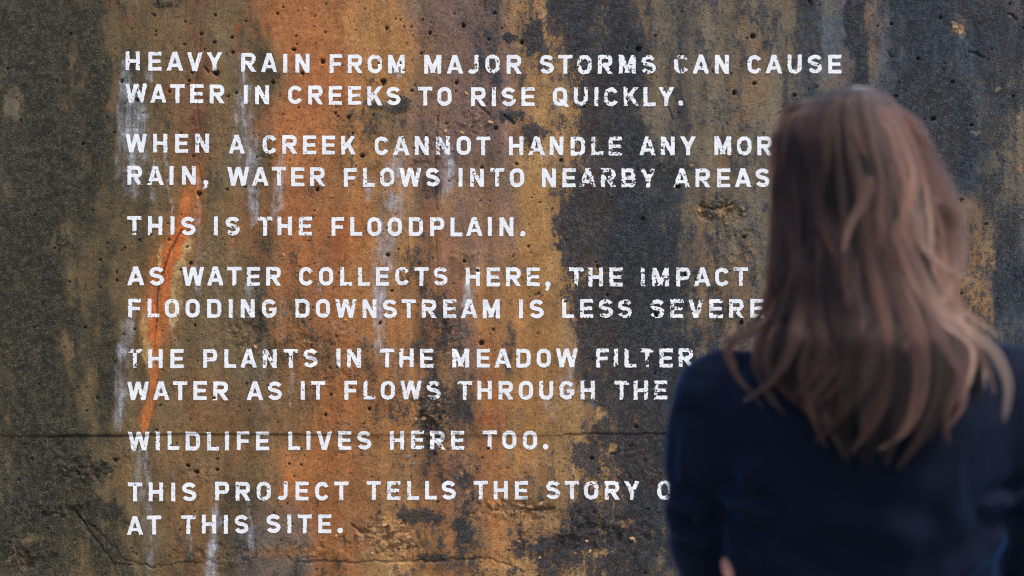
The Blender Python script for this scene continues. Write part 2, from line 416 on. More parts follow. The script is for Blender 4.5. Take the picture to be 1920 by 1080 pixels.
# --- relief
spall = np.zeros_like(U)
for (cu, cv, a, b, k) in [(812, 790, 42, 62, 1), (480, 625, 55, 50, .55), (1350, 398, 62, 30, .9), (720, 1010, 95, 50, .95), (960, 955, 120, 30, .8),
                          (1110, 1000, 130, 45, .7), (165, 880, 70, 30, .75), (110, 960, 90, 55, .65), (50, 1045, 60, 30, .8), (885, 232, 48, 26, .5),
                          (780, 305, 50, 18, .5), (620, 700, 60, 40, .4), (600, 640, 50, 50, .5), (845, 640, 34, 60, .5), (440, 1040, 130, 30, .5), (560, 1030, 80, 25, .5),
                          (1300, 560, 70, 60, .35), (1370, 470, 60, 60, .35), (860, 870, 60, 40, .4), (820, 270, 30, 60, .4), (1250, 320, 60, 20, .4),
                          (500, 300, 30, 14, .4), (370, 890, 40, 20, .5), (240, 850, 30, 16, .5), (640, 820, 20, 60, .3), (880, 480, 40, 14, .35), (1180, 880, 60, 60, .4)]:
    spall = np.maximum(spall, k * blob(cu, cv, a, b, 0.7, 0.8, 7))
f1, f2, idc = worley(U + (fbm(U, V, 9, 2, 3) - .5) * 9, V + (fbm(U, V, 9, 2, 4) - .5) * 9, 13, 1)
g1, g2, idg = worley(U + (fbm(U, V, 4, 2, 5) - .5) * 4, (V + (fbm(U, V, 4, 2, 6) - .5) * 4), 5.5, 2)
H = (fbm(U, V, 220, 3, 0) - 0.5) * 0.006 + (fbm(U, V, 30, 4, 1) - 0.5) * 0.0022
rough_all = 0.35 + 0.65 * np.clip(algae, 0, 1)
H += (fbm(U, V, 7, 3, 2) - 0.5) * 0.0012 * rough_all
chunk = (idc - 0.55) * 0.0095 * sst(0.0, 0.25, f2 - f1) + (idg - 0.5) * 0.0042 + (fbm(U, V, 24, 3, 6) - 0.5) * 0.008
H += spall * (chunk - 0.0035)
# scattered small hollows where aggregate popped out, denser in the rough columns
hol = np.clip(0.20 - g1, 0, 1) * (idg > 0.80) * sst(0.1, 0.5, algae)
H -= hol * 0.012
pit = hol * 1.2
def groove(pts, depth, wiggle=5, soft=1.0):
    global H, pit
    pu = [p[0] for p in pts]; pv = [p[1] for p in pts]
    sel = (U > min(pu) - 20) & (U < max(pu) + 20) & (V > min(pv) - 20) & (V < max(pv) + 20)
    us = U[sel] + (fbm(U[sel], V[sel], 12, 3, 3) - .5) * wiggle; vs = V[sel] + (fbm(U[sel], V[sel], 12, 3, 4) - .5) * wiggle
    d, _ = polyline(us, vs, pts)
    k = np.exp(-(d * soft) ** 2)
    H[sel] -= depth * k; pit[sel] = np.maximum(pit[sel], 0.55 * k * min(1, depth / 0.004))
groove([(-200, 822, 1.0), (90, 819, 1.0), (700, 816, 1.0), (900, 812, 1.0), (2200, 812, 1.0)], 0.0008, 6)
groove([(95, 819, 1.2), (130, 818, 2.0), (240, 818, 1.9), (330, 815, 1.4), (620, 816, 1.0)], 0.0045, 3)
groove([(1060, 815, 1.2), (1110, 814, 1.8), (1150, 814, 1.6), (1250, 814, 1.2)], 0.004, 3)
H -= 0.0025 * sst(813, 820, V) * (1 - sst(830, 900, V))
groove([(822, 195, 1.2), (818, 260, 1.4), (817, 330, 1.3), (818, 470, 1.2), (820, 500, 1.2), (821, 560, 1.4)], 0.0022, 6)
groove([(375, 30, .9), (376, 70, 1.1), (371, 130, 1), (365, 160, 1), (370, 200, 1.1), (376, 260, 1), (372, 300, 1)], 0.002, 5)
groove([(135, 948, 1.8), (160, 985, 2.4), (190, 1025, 2.0), (215, 1058, 1.6)], 0.0035, 8)
groove([(160, 975, 1.4), (200, 1010, 1.8), (235, 1050, 1.4), (290, 1062, 1)], 0.003, 8)
groove([(560, 1052, 1.2), (650, 1055, 1.6), (760, 1052, 2.0), (860, 1050, 2.2), (920, 1048, 1.5), (985, 1072, 1.3)], 0.003, 12)
groove([(210, 1055, 1.2), (300, 1062, 1.4), (400, 1050, 1.2)], 0.0025, 12)
groove([(340, 430, 1.2), (318, 470, 1.4), (296, 545, 1.2), (292, 620, 1)], 0.003, 4)
groove([(945, 215, 2), (962, 232, 2.4)], 0.005, 4); groove([(1250, 195, 1.5), (1262, 225, 1.2)], 0.003, 4)
groove([(895, 195, 1.2), (918, 215, 2)], 0.004, 4); groove([(1315, 385, 2), (1340, 395, 2.4), (1372, 380, 2)], 0.006, 8)
groove([(975, 955, 3), (1000, 958, 2.4), (1040, 952, 2)], 0.007, 6); groove([(660, 985, 2.5), (680, 1000, 3)], 0.006, 6)
groove([(382, 125, 1.4), (390, 134, 2.2)], 0.006, 6); groove([(1664, 96, 2), (1670, 108, 1.4)], 0.004, 7); groove([(1815, 97, 1.4), (1832, 100, 1.6), (1845, 107, 2.2)], 0.005, 9)
groove([(1892, 27, 1.4), (1904, 36, 2.6)], 0.006, 9); groove([(1516, 2, 2.4), (1521, 10, 1.4)], 0.006, 6)
H += 0.003 * sst(0.2, 0.7, spall) * (1 - sst(1040, 1060, V)) * 0
# bug holes
PITS = [(290, 29, 4), (347, 40, 3), (404, 28, 4), (520, 25, 4.5), (531, 13, 3), (377, 63, 4), (402, 79, 4), (435, 70, 4), (461, 40, 3), (345, 83, 3.5),
        (436, 98, 4.5), (405, 137, 7), (360, 136, 4), (551, 93, 5), (605, 115, 6), (567, 137, 5), (512, 155, 5), (258, 187, 5), (228, 152, 4.5), (443, 174, 4),
        (428, 181, 3), (318, 171, 4), (214, 248, 3), (629, 212, 4), (633, 218, 3), (869, 48, 5.5), (725, 53, 4), (751, 37, 3), (806, 62, 4.5), (917, 74, 4),
        (979, 79, 6), (928, 25, 4), (852, 26, 3), (793, 37, 2.5), (763, 82, 3), (772, 50, 3), (790, 100, 4), (719, 153, 7.5), (856, 155, 5), (772, 170, 4),
        (751, 118, 3.5), (757, 132, 3.5), (710, 118, 3.5), (1197, 92, 7), (1411, 68, 7), (1377, 174, 6), (1415, 156, 6), (1671, 45, 4), (1645, 49, 3),
        (1750, 223, 6), (1822, 235, 4), (1764, 33, 4), (1786, 153, 5), (1722, 110, 5), (1490, 178, 5), (1680, 180, 4), (653, 220, 5), (700, 217, 3),
        (837, 232, 4), (930, 240, 5), (1052, 300, 5), (680, 292, 6), (363, 293, 3.5), (426, 355, 4), (595, 355, 5), (727, 478, 5), (991, 462, 4),
        (712, 606, 4.5), (735, 545, 4), (896, 507, 5), (870, 490, 4), (903, 643, 7), (925, 618, 4), (845, 615, 3), (1010, 550, 4), (1005, 553, 3),
        (1193, 800, 5), (1180, 836, 3), (692, 767, 4.5), (365, 610, 4), (252, 617, 3.5), (231, 627, 3), (188, 487, 4), (201, 456, 3), (219, 525, 4),
        (218, 510, 3), (159, 614, 4), (120, 652, 3), (130, 528, 3), (234, 465, 3), (316, 449, 3.5), (357, 493, 4.5), (338, 506, 4), (373, 363, 6),
        (182, 746, 4), (163, 770, 3), (368, 885, 6), (352, 873, 5), (407, 881, 5), (610, 778, 5), (565, 872, 3), (300, 760, 3), (215, 863, 5), (620, 740, 4),
        (1705, 420, 4), (1802, 375, 6), (1850, 420, 4), (1803, 550, 4), (1870, 560, 3), (1840, 665, 3), (1860, 490, 3), (1770, 130, 3), (1900, 180, 4),
        (1270, 350, 6), (1205, 410, 5), (1230, 590, 6), (1285, 515, 5), (1390, 605, 6), (1228, 700, 4), (1060, 565, 4), (1120, 500, 4), (1395, 445, 4),
        (1350, 760, 5), (1110, 860, 5), (1215, 955, 4), (1095, 200, 4), (590, 30, 3), (610, 60, 3), (555, 68, 3), (340, 250, 3), (530, 215, 3), (460, 350, 4), (1210, 1075, 4)]
rg = random.Random(3)
pits = [(a, b, r * 0.74, r * rg.uniform(.65, 1), rg.uniform(0, 3.1)) for a, b, r in PITS]
for i in range(2600):
    r = 0.8 + 1.5 * rg.random() ** 2.5
    pits.append((rg.uniform(-60, 1980), rg.uniform(-40, 1120), r, r * rg.uniform(.6, 1), rg.uniform(0, 3.1)))
for i in range(150):
    r = 1.7 + 2.0 * rg.random() ** 2
    pits.append((rg.uniform(-60, 1980), rg.uniform(-40, 1120), r, r * rg.uniform(.45, .9), rg.uniform(0, 3.1)))
IX0 = int(np.searchsorted(GX, float(x0))); IZ0 = int(np.searchsorted(GZ, float(zb)))
def cellof(u, v):
    x, z = px_wall(u, v)
    return int(np.searchsorted(GX, float(x))), int(np.searchsorted(GZ, float(z)))
for (a, b, r1, r2, an) in pits:
    i, j = cellof(a, b)
    k = int(max(r1, r2) / 1.85 * 1.8) + 2
    sl = (slice(max(0, j - k), j + k + 1), slice(max(0, i - k), i + k + 1))
    us = U[sl] - a; vs = V[sl] - b
    ca, sa = math.cos(an), math.sin(an)
    d = np.sqrt(((us * ca + vs * sa) / r1) ** 2 + ((-us * sa + vs * ca) / r2) ** 2)
    d = d + (vnoise(U[sl], V[sl], 3.0, 4) - .5) * 0.5
    w = 1 - sst(0.55, 1.15, d)
    H[sl] -= w * 0.0021 * min(r1, r2) * 1.0
    pit[sl] = np.maximum(pit[sl], w)
pit = np.clip(pit, 0, 1)
cold = sst(520, 1020, U + wu)

def make_wall():
    nz, nx = U.shape
    co = np.empty((nz * nx, 3), np.float32)
    co[:, 0] = XX.ravel(); co[:, 1] = WALL_Y - H.ravel(); co[:, 2] = ZZ.ravel()
    idx = np.arange(nz * nx).reshape(nz, nx)
    quads = np.stack([idx[:-1, :-1], idx[:-1, 1:], idx[1:, 1:], idx[1:, :-1]], -1).reshape(-1, 4)
    rim = np.concatenate([idx[0, :], idx[1:, -1], idx[-1, -2::-1], idx[-2:0:-1, 0]])
    back = co[rim].copy(); back[:, 1] = WALL_Y + 0.35
    bi = np.arange(len(rim)) + len(co)
    n = len(rim); nxt = np.roll(np.arange(n), -1)
    side = np.stack([rim[nxt], rim, bi, bi[nxt]], -1)
    verts = np.vstack([co, back])
    faces = np.vstack([quads, side])
    me = bpy.data.meshes.new('concrete_wall')
    me.vertices.add(len(verts)); me.vertices.foreach_set('co', verts.ravel())
    loops = np.concatenate([faces.ravel(), bi[::-1]])
    me.loops.add(len(loops)); me.loops.foreach_set('vertex_index', loops.astype(np.int32))
    starts = np.append(np.arange(len(faces)) * 4, len(faces) * 4)
    me.polygons.add(len(starts)); me.polygons.foreach_set('loop_start', starts.astype(np.int32))
    me.update(calc_edges=True); me.validate()
    sm = np.zeros(len(me.polygons), bool); sm[:len(quads)] = True
    me.polygons.foreach_set('use_smooth', sm)
    nv = len(me.vertices); pad = n
    def fa(name, arr):
        at = me.attributes.new(name, 'FLOAT', 'POINT')
        at.data.foreach_set('value', np.concatenate([arr.ravel(), arr.ravel()[rim]]).astype(np.float32))
    for nm, arr in (('algae', algae), ('lime', lime), ('spall', spall), ('pit', pit), ('cold', cold)): fa(nm, arr)
    at = me.attributes.new('stain', 'FLOAT_COLOR', 'POINT')
    cl = np.ones((nv, 4), np.float32); cl[:len(co), :3] = stain.reshape(-1, 3); cl[len(co):, :3] = stain.reshape(-1, 3)[rim]
    at.data.foreach_set('color', cl.ravel())
    me.materials.append(concrete_mat())
    o = bpy.data.objects.new('concrete_wall', me); C.objects.link(o)
    return o
wall = make_wall()
wall['label'] = 'tall concrete wall streaked with rust, algae and lime, carrying white painted text'
wall['category'] = 'wall'; wall['kind'] = 'thing'

def sample(arr, u, v):
    x, z = px_wall(u, v)
    fx = np.interp(x, GX, np.arange(len(GX))); fz = np.interp(z, GZ, np.arange(len(GZ)))
    i = np.clip(fx.astype(int), 0, len(GX) - 2); j = np.clip(fz.astype(int), 0, len(GZ) - 2)
    a = fx - i; b = fz - j
    return (arr[j, i] * (1 - a) + arr[j, i + 1] * a) * (1 - b) + (arr[j + 1, i] * (1 - a) + arr[j + 1, i + 1] * a) * b

# ------------------------------------------------------------------ painted lettering
T = 0.203; HT = T / 2
def box(x, y, a, b, c, d):
    qx = np.abs(x - (a + c) / 2) - (c - a) / 2; qy = np.abs(y - (b + d) / 2) - (d - b) / 2
    return np.hypot(np.maximum(qx, 0), np.maximum(qy, 0)) + np.minimum(np.maximum(qx, qy), 0)
def diag(x, y, a, b, c, d, lo=0.0, hi=1.0, t=HT):
    L = math.hypot(c - a, d - b); nx, ny = (d - b) / L, -(c - a) / L
    return np.maximum(np.abs((x - a) * nx + (y - b) * ny) - t, np.maximum(lo - y, y - hi))
def rrect(x, y, a, b, c, d, r):
    qx = np.abs(x - (a + c) / 2) - (c - a) / 2 + r; qy = np.abs(y - (b + d) / 2) - (d - b) / 2 + r
    return np.hypot(np.maximum(qx, 0), np.maximum(qy, 0)) + np.minimum(np.maximum(qx, qy), 0) - r
def ring(x, y, a, b, c, d, r):
    return np.abs(rrect(x, y, a + HT, b + HT, c - HT, d - HT, max(r - HT, 0.02))) - HT
def path(x, y, pts):
    d = np.full(x.shape, 9.0)
    for p, q in zip(pts[:-1], pts[1:]):
        dx, dy = q[0] - p[0], q[1] - p[1]; l2 = dx * dx + dy * dy
        t = np.clip(((x - p[0]) * dx + (y - p[1]) * dy) / l2, 0, 1)
        d = np.minimum(d, np.hypot(x - p[0] - t * dx, y - p[1] - t * dy))
    d = d - HT
    for p, q in ((pts[0], pts[1]), (pts[-1], pts[-2])):      # square off the ends
        dx, dy = p[0] - q[0], p[1] - q[1]; l = math.hypot(dx, dy); dx /= l; dy /= l
        along = (x - p[0]) * dx + (y - p[1]) * dy
        near = np.hypot(x - p[0], y - p[1]) < T
        d = np.where(near & (along > 0), np.maximum(d, along), d)
    return d
def arc(cx, cy, rx, ry, a0, a1, n=14):
    return [(cx + rx * math.cos(R(a0 + (a1 - a0) * i / n)), cy + ry * math.sin(R(a0 + (a1 - a0) * i / n))) for i in range(n + 1)]
W = dict(A=.89, B=.76, C=.75, D=.76, E=.70, F=.67, G=.78, H=.76, I=.205, J=.62, K=.79, L=.63, M=.90, N=.74, O=.76, P=.75, Q=.78,
         R=.79, S=.74, T=.76, U=.75, V=.84, W=1.15, Y=.82)
W['.'] = .29; W[','] = .29
SBL = dict(A=.08, T=.12, V=.10, W=.11, Y=.10, J=.10, C=.16, G=.16, O=.16, Q=.16, S=.14)
SBR = dict(A=.08, T=.12, V=.10, W=.11, Y=.10, E=.16, F=.13, L=.11, K=.12, R=.15, C=.14, G=.17, O=.16, P=.13, S=.14, D=.17, B=.17)
def glyph(ch, x, y):
    w = W[ch]; mn = np.minimum; mx = np.maximum
    if ch == 'I': return box(x, y, 0, 0, w, 1)
    if ch == 'H': return mn(mn(box(x, y, 0, 0, T, 1), box(x, y, w - T, 0, w, 1)), box(x, y, 0, .40, w, .59))
    if ch == 'E': return mn(mn(box(x, y, 0, 0, T, 1), box(x, y, 0, 0, w, .19)), mn(box(x, y, 0, .81, w, 1), box(x, y, 0, .41, w - .05, .59)))
    if ch == 'F': return mn(mn(box(x, y, 0, 0, T, 1), box(x, y, 0, .81, w, 1)), box(x, y, 0, .39, w - .05, .57))
    if ch == 'L': return mn(box(x, y, 0, 0, T, 1), box(x, y, 0, 0, w, .19))
    if ch == 'T': return mn(box(x, y, w / 2 - HT, 0, w / 2 + HT, 1), box(x, y, 0, .81, w, 1))
    if ch == 'A':
        d = mn(diag(x, y, HT + .01, 0, w / 2 - .01, 1.0), diag(x, y, w - HT - .01, 0, w / 2 + .01, 1.0))
        return mn(d, mx(box(x, y, .18, .20, w - .18, .37), -9))
    if ch == 'V': return mn(diag(x, y, HT + .01, 1, w / 2 - .01, 0), diag(x, y, w - HT - .01, 1, w / 2 + .01, 0))
    if ch == 'W':
        return mn(mn(diag(x, y, HT, 1, .30, 0), diag(x, y, w / 2 - .01, 1, .31, 0)), mn(diag(x, y, w / 2 + .01, 1, w - .31, 0), diag(x, y, w - HT, 1, w - .30, 0)))
    if ch == 'M':
        return mn(mn(box(x, y, 0, 0, T, 1), box(x, y, w - T, 0, w, 1)), mn(diag(x, y, HT + .02, 1, w / 2, .16, .05, 1), diag(x, y, w - HT - .02, 1, w / 2, .16, .05, 1)))
    if ch == 'N': return mn(mn(box(x, y, 0, 0, T, 1), box(x, y, w - T, 0, w, 1)), mx(diag(x, y, HT, 1, w - HT, 0), mx(-x, x - w)))
    if ch == 'Y': return mn(mn(diag(x, y, HT, 1, w / 2, .42, .36), diag(x, y, w - HT, 1, w / 2, .42, .36)), box(x, y, w / 2 - HT, 0, w / 2 + HT, .48))
    if ch == 'K': return mn(box(x, y, 0, 0, T, 1), mn(mx(diag(x, y, w - HT - .02, 1, .20, .36, .28), .12 - x), mx(diag(x, y, w - HT, 0, .34, .62, 0, .66), .12 - x)))
    if ch == 'O': return ring(x, y, 0, 0, w, 1, .36)
    if ch == 'Q': return mn(ring(x, y, 0, 0, .76, 1, .36), mx(diag(x, y, .42, .34, .78, -.04, -.04, .36, .085), -9))
    if ch == 'D':
        return mn(box(x, y, 0, 0, T, 1), mx(ring(x, y, -.4, 0, w, 1, .32), -x + .02))
    if ch == 'U': return mn(mx(ring(x, y, 0, 0, w, 1.6, .35), y - 1), 9)
    if ch == 'J': return path(x, y, [(w - HT, 1.0), (w - HT, .36)] + arc(w - HT - .215, .325, .215, .22, 0, -140))
    if ch == 'C': return path(x, y, arc(w / 2, .62, w / 2 - HT, .275, 22, 180, 12) + arc(w / 2, .38, w / 2 - HT, .275, 180, 338, 12))
    if ch == 'G': return mn(path(x, y, arc(w / 2, .62, w / 2 - HT, .275, 28, 180, 12) + arc(w / 2, .38, w / 2 - HT, .275, 180, 360, 12)), mn(box(x, y, w - T, .36, w, .54), box(x, y, w / 2, .37, w, .54)))
    if ch == 'P': return mn(box(x, y, 0, 0, T, 1), mx(ring(x, y, -.4, .34, w, 1, .27), -x + .02))
    if ch == 'R': return mn(mn(box(x, y, 0, 0, T, 1), mx(ring(x, y, -.4, .38, w - .02, 1, .27), -x + .02)), diag(x, y, w - HT - .01, 0, w * .46, .46, 0, .46))
    if ch == 'B': return mn(mn(box(x, y, 0, 0, T, 1), mx(ring(x, y, -.4, .40, w - .04, 1, .26), -x + .02)), mx(ring(x, y, -.4, 0, w, .60, .27), -x + .02))
    if ch == 'S':
        c = w / 2; r = w / 2 - HT
        return path(x, y, arc(c, .695, r, .20, 20, 180, 12) + arc(c - .01, .69, r * .98, .17, 190, 262, 6)
                    + arc(c + .01, .31, r * .98, .19, 78, 0, 6) + arc(c, .305, r, .20, -6, -162, 12))
    if ch == '.': return np.hypot(x - .145, y - .13) - .145
    if ch == ',': return mn(np.hypot(x - .15, y - .13) - .14, mx(diag(x, y, .20, .12, .08, -.24, -.22, .14, .075), x - .29))
    return box(x, y, 0, 0, w, 1)

CELL = 0.78
PM = paint_mat()
# marching-squares polygons for a cell: corners 0..3 counter-clockwise, mid-edge points 4..7
MS = {1: [(0, 4, 7)], 2: [(4, 1, 5)], 3: [(0, 1, 5, 7)], 4: [(5, 2, 6)], 5: [(0, 4, 7), (5, 2, 6)], 6: [(4, 1, 2, 6)], 7: [(0, 1, 2, 6, 7)], 8: [(7, 6, 3)],
      9: [(0, 4, 6, 3)], 10: [(4, 1, 5), (7, 6, 3)], 11: [(0, 1, 5, 6, 3)], 12: [(7, 5, 2, 3)], 13: [(0, 4, 5, 2, 3)], 14: [(4, 1, 2, 3, 7)], 15: [(0, 1, 2, 3)]}
def letter_mesh(ch, u0, top, hgt, sx, wear, parent):
    w = W[ch] * sx
    us = np.arange(u0 - 3, u0 + w * hgt + 3, CELL); vs = np.arange(top - 3, top + hgt + (11 if ch in ',Q' else 3), CELL)
    gu, gv = np.meshgrid(us, vs)
    x = (gu - u0) / hgt / sx; y = (top + hgt - gv) / hgt
    x = x + (fbm(gu, gv, 11, 2, 3) - .5) * .018; y = y + (fbm(gu, gv, 11, 2, 5) - .5) * .018
    d = glyph(ch, x, y) * hgt
    d = d - 0.12 + (fbm(gu, gv, 3.0, 2, 7) - .5) * (.5 + 1.6 * wear) + (vnoise(gu, gv, 1.5, 8) - .5) * .6
    pt = sample(pit, gu, gv); sp = sample(spall, gu, gv)
    chip = fbm(gu, gv, 5.5, 4, 9, gain=.75) + 0.10 * (fbm(gu, gv, 60, 2, 2) - .5) + wear * .16 + sp * .12
    d = np.maximum(d, (chip - .77) * 22)
    scr = np.abs(fbm(gu + gv * .5, gv - gu * .3, 16, 3, 6) - .5) * 40
    d = np.maximum(d, (0.02 + wear * .55 + sp * .6) * (fbm(gu, gv, 20, 2, 1) > .55) - scr)
    d = np.maximum(d, (pt - .62) * 5)
    ins = d < 0
    code = ins[1:, :-1] * 1 + ins[1:, 1:] * 2 + ins[:-1, 1:] * 4 + ins[:-1, :-1] * 8   # corner order: bottom-left, bottom-right, top-right, top-left
    verts, vid, faces = [], {}, []
    def vert(key, uu, vv):
        if key not in vid: vid[key] = len(verts); verts.append((uu, vv))
        return vid[key]
    for j, i in zip(*np.nonzero(code)):
        cs = [(j + 1, i), (j + 1, i + 1), (j, i + 1), (j, i)]
        for poly in MS[int(code[j, i])]:
            f = []
            for k in poly:
                if k < 4: a = cs[k]; f.append(vert(a, us[a[1]], vs[a[0]]))
                else:
                    a, b = cs[k - 4], cs[(k - 3) % 4]
                    if a > b: a, b = b, a
                    t = d[a] / (d[a] - d[b]); t = min(max(t, 0.02), 0.98)
                    f.append(vert((a, b), us[a[1]] + (us[b[1]] - us[a[1]]) * t, vs[a[0]] + (vs[b[0]] - vs[a[0]]) * t))
            faces.append(f)
    if not faces: return
    vv = np.array(verts)
    X, Z = px_wall(vv[:, 0], vv[:, 1])
    Y = WALL_Y - sample(H, vv[:, 0], vv[:, 1]) - 0.0007
    me = bpy.data.meshes.new('letter')
    me.from_pydata(np.stack([X, Y, Z], 1).tolist(), [], faces)
    me.polygons.foreach_set('use_smooth', [True] * len(me.polygons))
    me.materials.append(PM)
    o = bpy.data.objects.new('letter', me); C.objects.link(o); o.parent = parent
    return o

# text, left and right edge, top edge at its left and right end, in photo pixels
LINES = [
 [("HEAVY", 235.7, 416.7, 96.7, 98.5), ("RAIN", 452.5, 580, 100, 101.5), ("FROM", 618.3, 759, 102.3, 103), ("MAJOR", 795.7, 977.7, 103, 103.3), ("STORMS", 1012.3, 1229, 103.3, 103.5), ("CAN", 1264, 1366, 103.3, 103), ("CAUSE", 1401.7, 1577.3, 103, 102.7)],
 [("WATER", 235.3, 421, 157.3, 159.5), ("IN", 457.3, 504.3, 160.3, 160.6), ("CREEKS", 540.7, 750.7, 160.5, 162.7), ("TO", 784, 846.7, 163, 163), ("RISE", 883.3, 1002.3, 163.2, 163.5), ("QUICKLY.", 1036.7, 1281, 163.8, 163.5)],
 [("WHEN", 235.7, 392.3, 250.7, 252), ("A", 429, 459, 253, 253), ("CREEK", 492.7, 667.3, 253.5, 255), ("CANNOT", 702.7, 919.3, 255.7, 256), ("HANDLE", 954.3, 1165.7, 256, 256.3), ("ANY", 1198.3, 1304.3, 256.3, 256.2), ("MORE", 1339.3, 1483, 256, 256)],
 [("RAIN,", 239, 391, 311.5, 312.2), ("WATER", 426.7, 609, 313, 314), ("FLOWS", 645, 824.3, 315, 315.4), ("INTO", 860, 982.3, 315.5, 315.6), ("NEARBY", 1016, 1229.3, 315.6, 315.8), ("AREAS.", 1262.7, 1463, 316, 316)],
 [("THIS", 238.7, 366, 405.6, 406), ("IS", 401, 449, 406, 406.2), ("THE", 483.3, 585, 406.6, 406.8), ("FLOODPLAIN.", 621.7, 985, 407.3, 408)],
 [("AS", 238.3, 307.3, 499.8, 500), ("WATER", 341.7, 526.7, 500, 500.4), ("COLLECTS", 561, 839, 500.5, 501), ("HERE,", 873.3, 1032, 501.4, 501.6), ("THE", 1067.3, 1167.3, 501.7, 501.7), ("IMPACT", 1201.7, 1402.3, 501.7, 501.5), ("OF", 1446, 1507, 501.5, 501.5)],
 [("FLOODING", 240.7, 518.3, 560.3, 560.8), ("DOWNSTREAM", 554, 936.7, 560.8, 561.2), ("IS", 973.3, 1019, 561.2, 561.2), ("LESS", 1054.3, 1185, 561.2, 561.2), ("SEVERE.", 1219.3, 1452, 561.2, 561)],
 [("THE", 240, 344, 654.6, 654.6), ("PLANTS", 381, 595, 654.5, 654.3), ("IN", 631, 676.7, 654, 654), ("THE", 712.7, 812.3, 654, 654), ("MEADOW", 848.3, 1082.7, 654, 653.8), ("FILTER", 1117.7, 1300, 653.8, 653.6)],
 [("WATER", 239.3, 427.7, 715.2, 715), ("AS", 462.3, 528.3, 714.8, 714.8), ("IT", 564, 609.5, 714.8, 714.6), ("FLOWS", 645.7, 826, 714.4, 714.3), ("THROUGH", 858.3, 1115, 714.3, 714), ("THE", 1152.3, 1251, 714, 714)],
 [("WILDLIFE", 240, 504.3, 809.5, 809.3), ("LIVES", 540.7, 695.7, 809, 808.6), ("HERE", 731, 870, 808, 807.8), ("TOO.", 905, 1028, 807.8, 807.6)],
 [("THIS", 240, 367.7, 905.2, 904.8), ("PROJECT", 403.3, 653.3, 903.8, 902.6), ("TELLS", 687.7, 854.3, 902.2, 902), ("THE", 888.3, 990, 901.9, 901.8), ("STORY", 1024.3, 1199, 901.8, 901.8), ("OF", 1232.7, 1294, 902, 902)],
 [("AT", 237.7, 302.3, 967.3, 966.6), ("THIS", 340, 465.7, 966, 965.2), ("SITE.", 500, 643, 965, 964.4)]]
CAP = 34.9
for line in LINES:
    t = ' '.join(w[0] for w in line)
    e = bpy.data.objects.new('painted_text_line', None); C.objects.link(e); e.parent = wall
    e['label'] = 'line of worn white capitals reading ' + t.lower().replace('.', '').replace(',', '')
    for (word, a, b, ta, tb) in line:
        n = len(word)
        gaps = [SBR.get(word[i], .20) + SBL.get(word[i + 1], .20) + (-.06 if word[i + 1] in '.,' else 0) for i in range(n - 1)]
        tot = sum(W[c] for c in word)
        need = (b - a) / CAP - tot
        if gaps:
            k = need / sum(gaps)
            sx = 1.0
            if k < .75 or k > 1.25:                       # share the misfit between letters and gaps
                kk = min(max(k, .75), 1.25); sx = ((b - a) / CAP - sum(gaps) * kk) / tot; k = kk
        else: k = 1; sx = (b - a) / CAP / tot
        x = a
        for i, ch in enumerate(word):
            wd = W[ch] * sx * CAP
            top = ta + (tb - ta) * ((x - a) / max(b - a, 1)) + rg.uniform(-.5, .5)
            al = float(sample(algae, np.array([x + wd / 2]), np.array([top + 17]))[0])
            wear = min(max(al, 0), 1) * .7 + rg.random() ** 2 * .45
            letter_mesh(ch, x, top, CAP + rg.uniform(-.4, .4), sx, wear, e)
            x += wd + (gaps[i] * k * CAP if i < n - 1 else 0)

# ------------------------------------------------------------------ pebbles showing in the spalled concrete
def pebble_mesh(seed, rgb):
    bm = bmesh.new(); bmesh.ops.create_icosphere(bm, subdivisions=1, radius=1)
    r = random.Random(seed)
    for v in bm.verts: v.co *= r.uniform(.75, 1.15)
    me = bpy.data.meshes.new('stone'); bm.to_mesh(me); bm.free()
    m, nt, p = nodemat('river_stone'); N = NT(nt)
    c = N.mix(N.noise(N.obj(), 2.2, 4), (*(lin(rgb) * .6), 1), (*lin(rgb), 1))
    N.l.new(c, p.inputs['Base Color']); p.inputs['Roughness'].default_value = .8
    me.materials.append(m); return me
PB = [pebble_mesh(1, (196, 150, 110)), pebble_mesh(2, (170, 120, 78)), pebble_mesh(3, (120, 112, 100)), pebble_mesh(4, (205, 160, 104))]
PEB = [(919, 229, 6, 0), (866, 249, 5, 3), (835, 246, 5, 3), (874, 175, 5, 0), (795, 785, 7, 0), (778, 788, 6, 1), (1093, 808, 4, 2), (766, 857, 7, 2), (1311, 395, 5, 3),
       (1332, 405, 4, 3), (765, 1008, 6, 0), (775, 870, 5, 2), (1014, 945, 6, 3), (1106, 1034, 5, 3), (1185, 1010, 6, 0), (1012, 1046, 4, 3), (648, 600, 5, 3), (478, 651, 4, 0),
       (630, 1005, 4, 0), (698, 1038, 4, 3), (1190, 1015, 4, 1), (1347, 393, 5, 1), (972, 1015, 5, 1), (985, 957, 5, 3), (823, 760, 6, 2), (1062, 870, 4, 2), (1295, 310, 5, 1),
       (571, 640, 4, 0), (532, 478, 4, 3), (1100, 1015, 4, 0), (720, 985, 5, 0), (733, 996, 5, 3), (755, 1022, 5, 1)]
for (u_, v_, r_, k) in PEB:
    o = bpy.data.objects.new('stone', PB[k]); C.objects.link(o); o.parent = wall
    x, z = px_wall(u_, v_); h = float(sample(H, np.array([u_ * 1.0]), np.array([v_ * 1.0]))[0])
    s = r_ / F * WALL_Y
    o.location = (float(x), WALL_Y - h + s * .15, float(z)); o.scale = (s * rg.uniform(.9, 1.2), s * .55, s * rg.uniform(.6, .9))
    o.rotation_euler = (0, rg.uniform(-1, 1), 0)

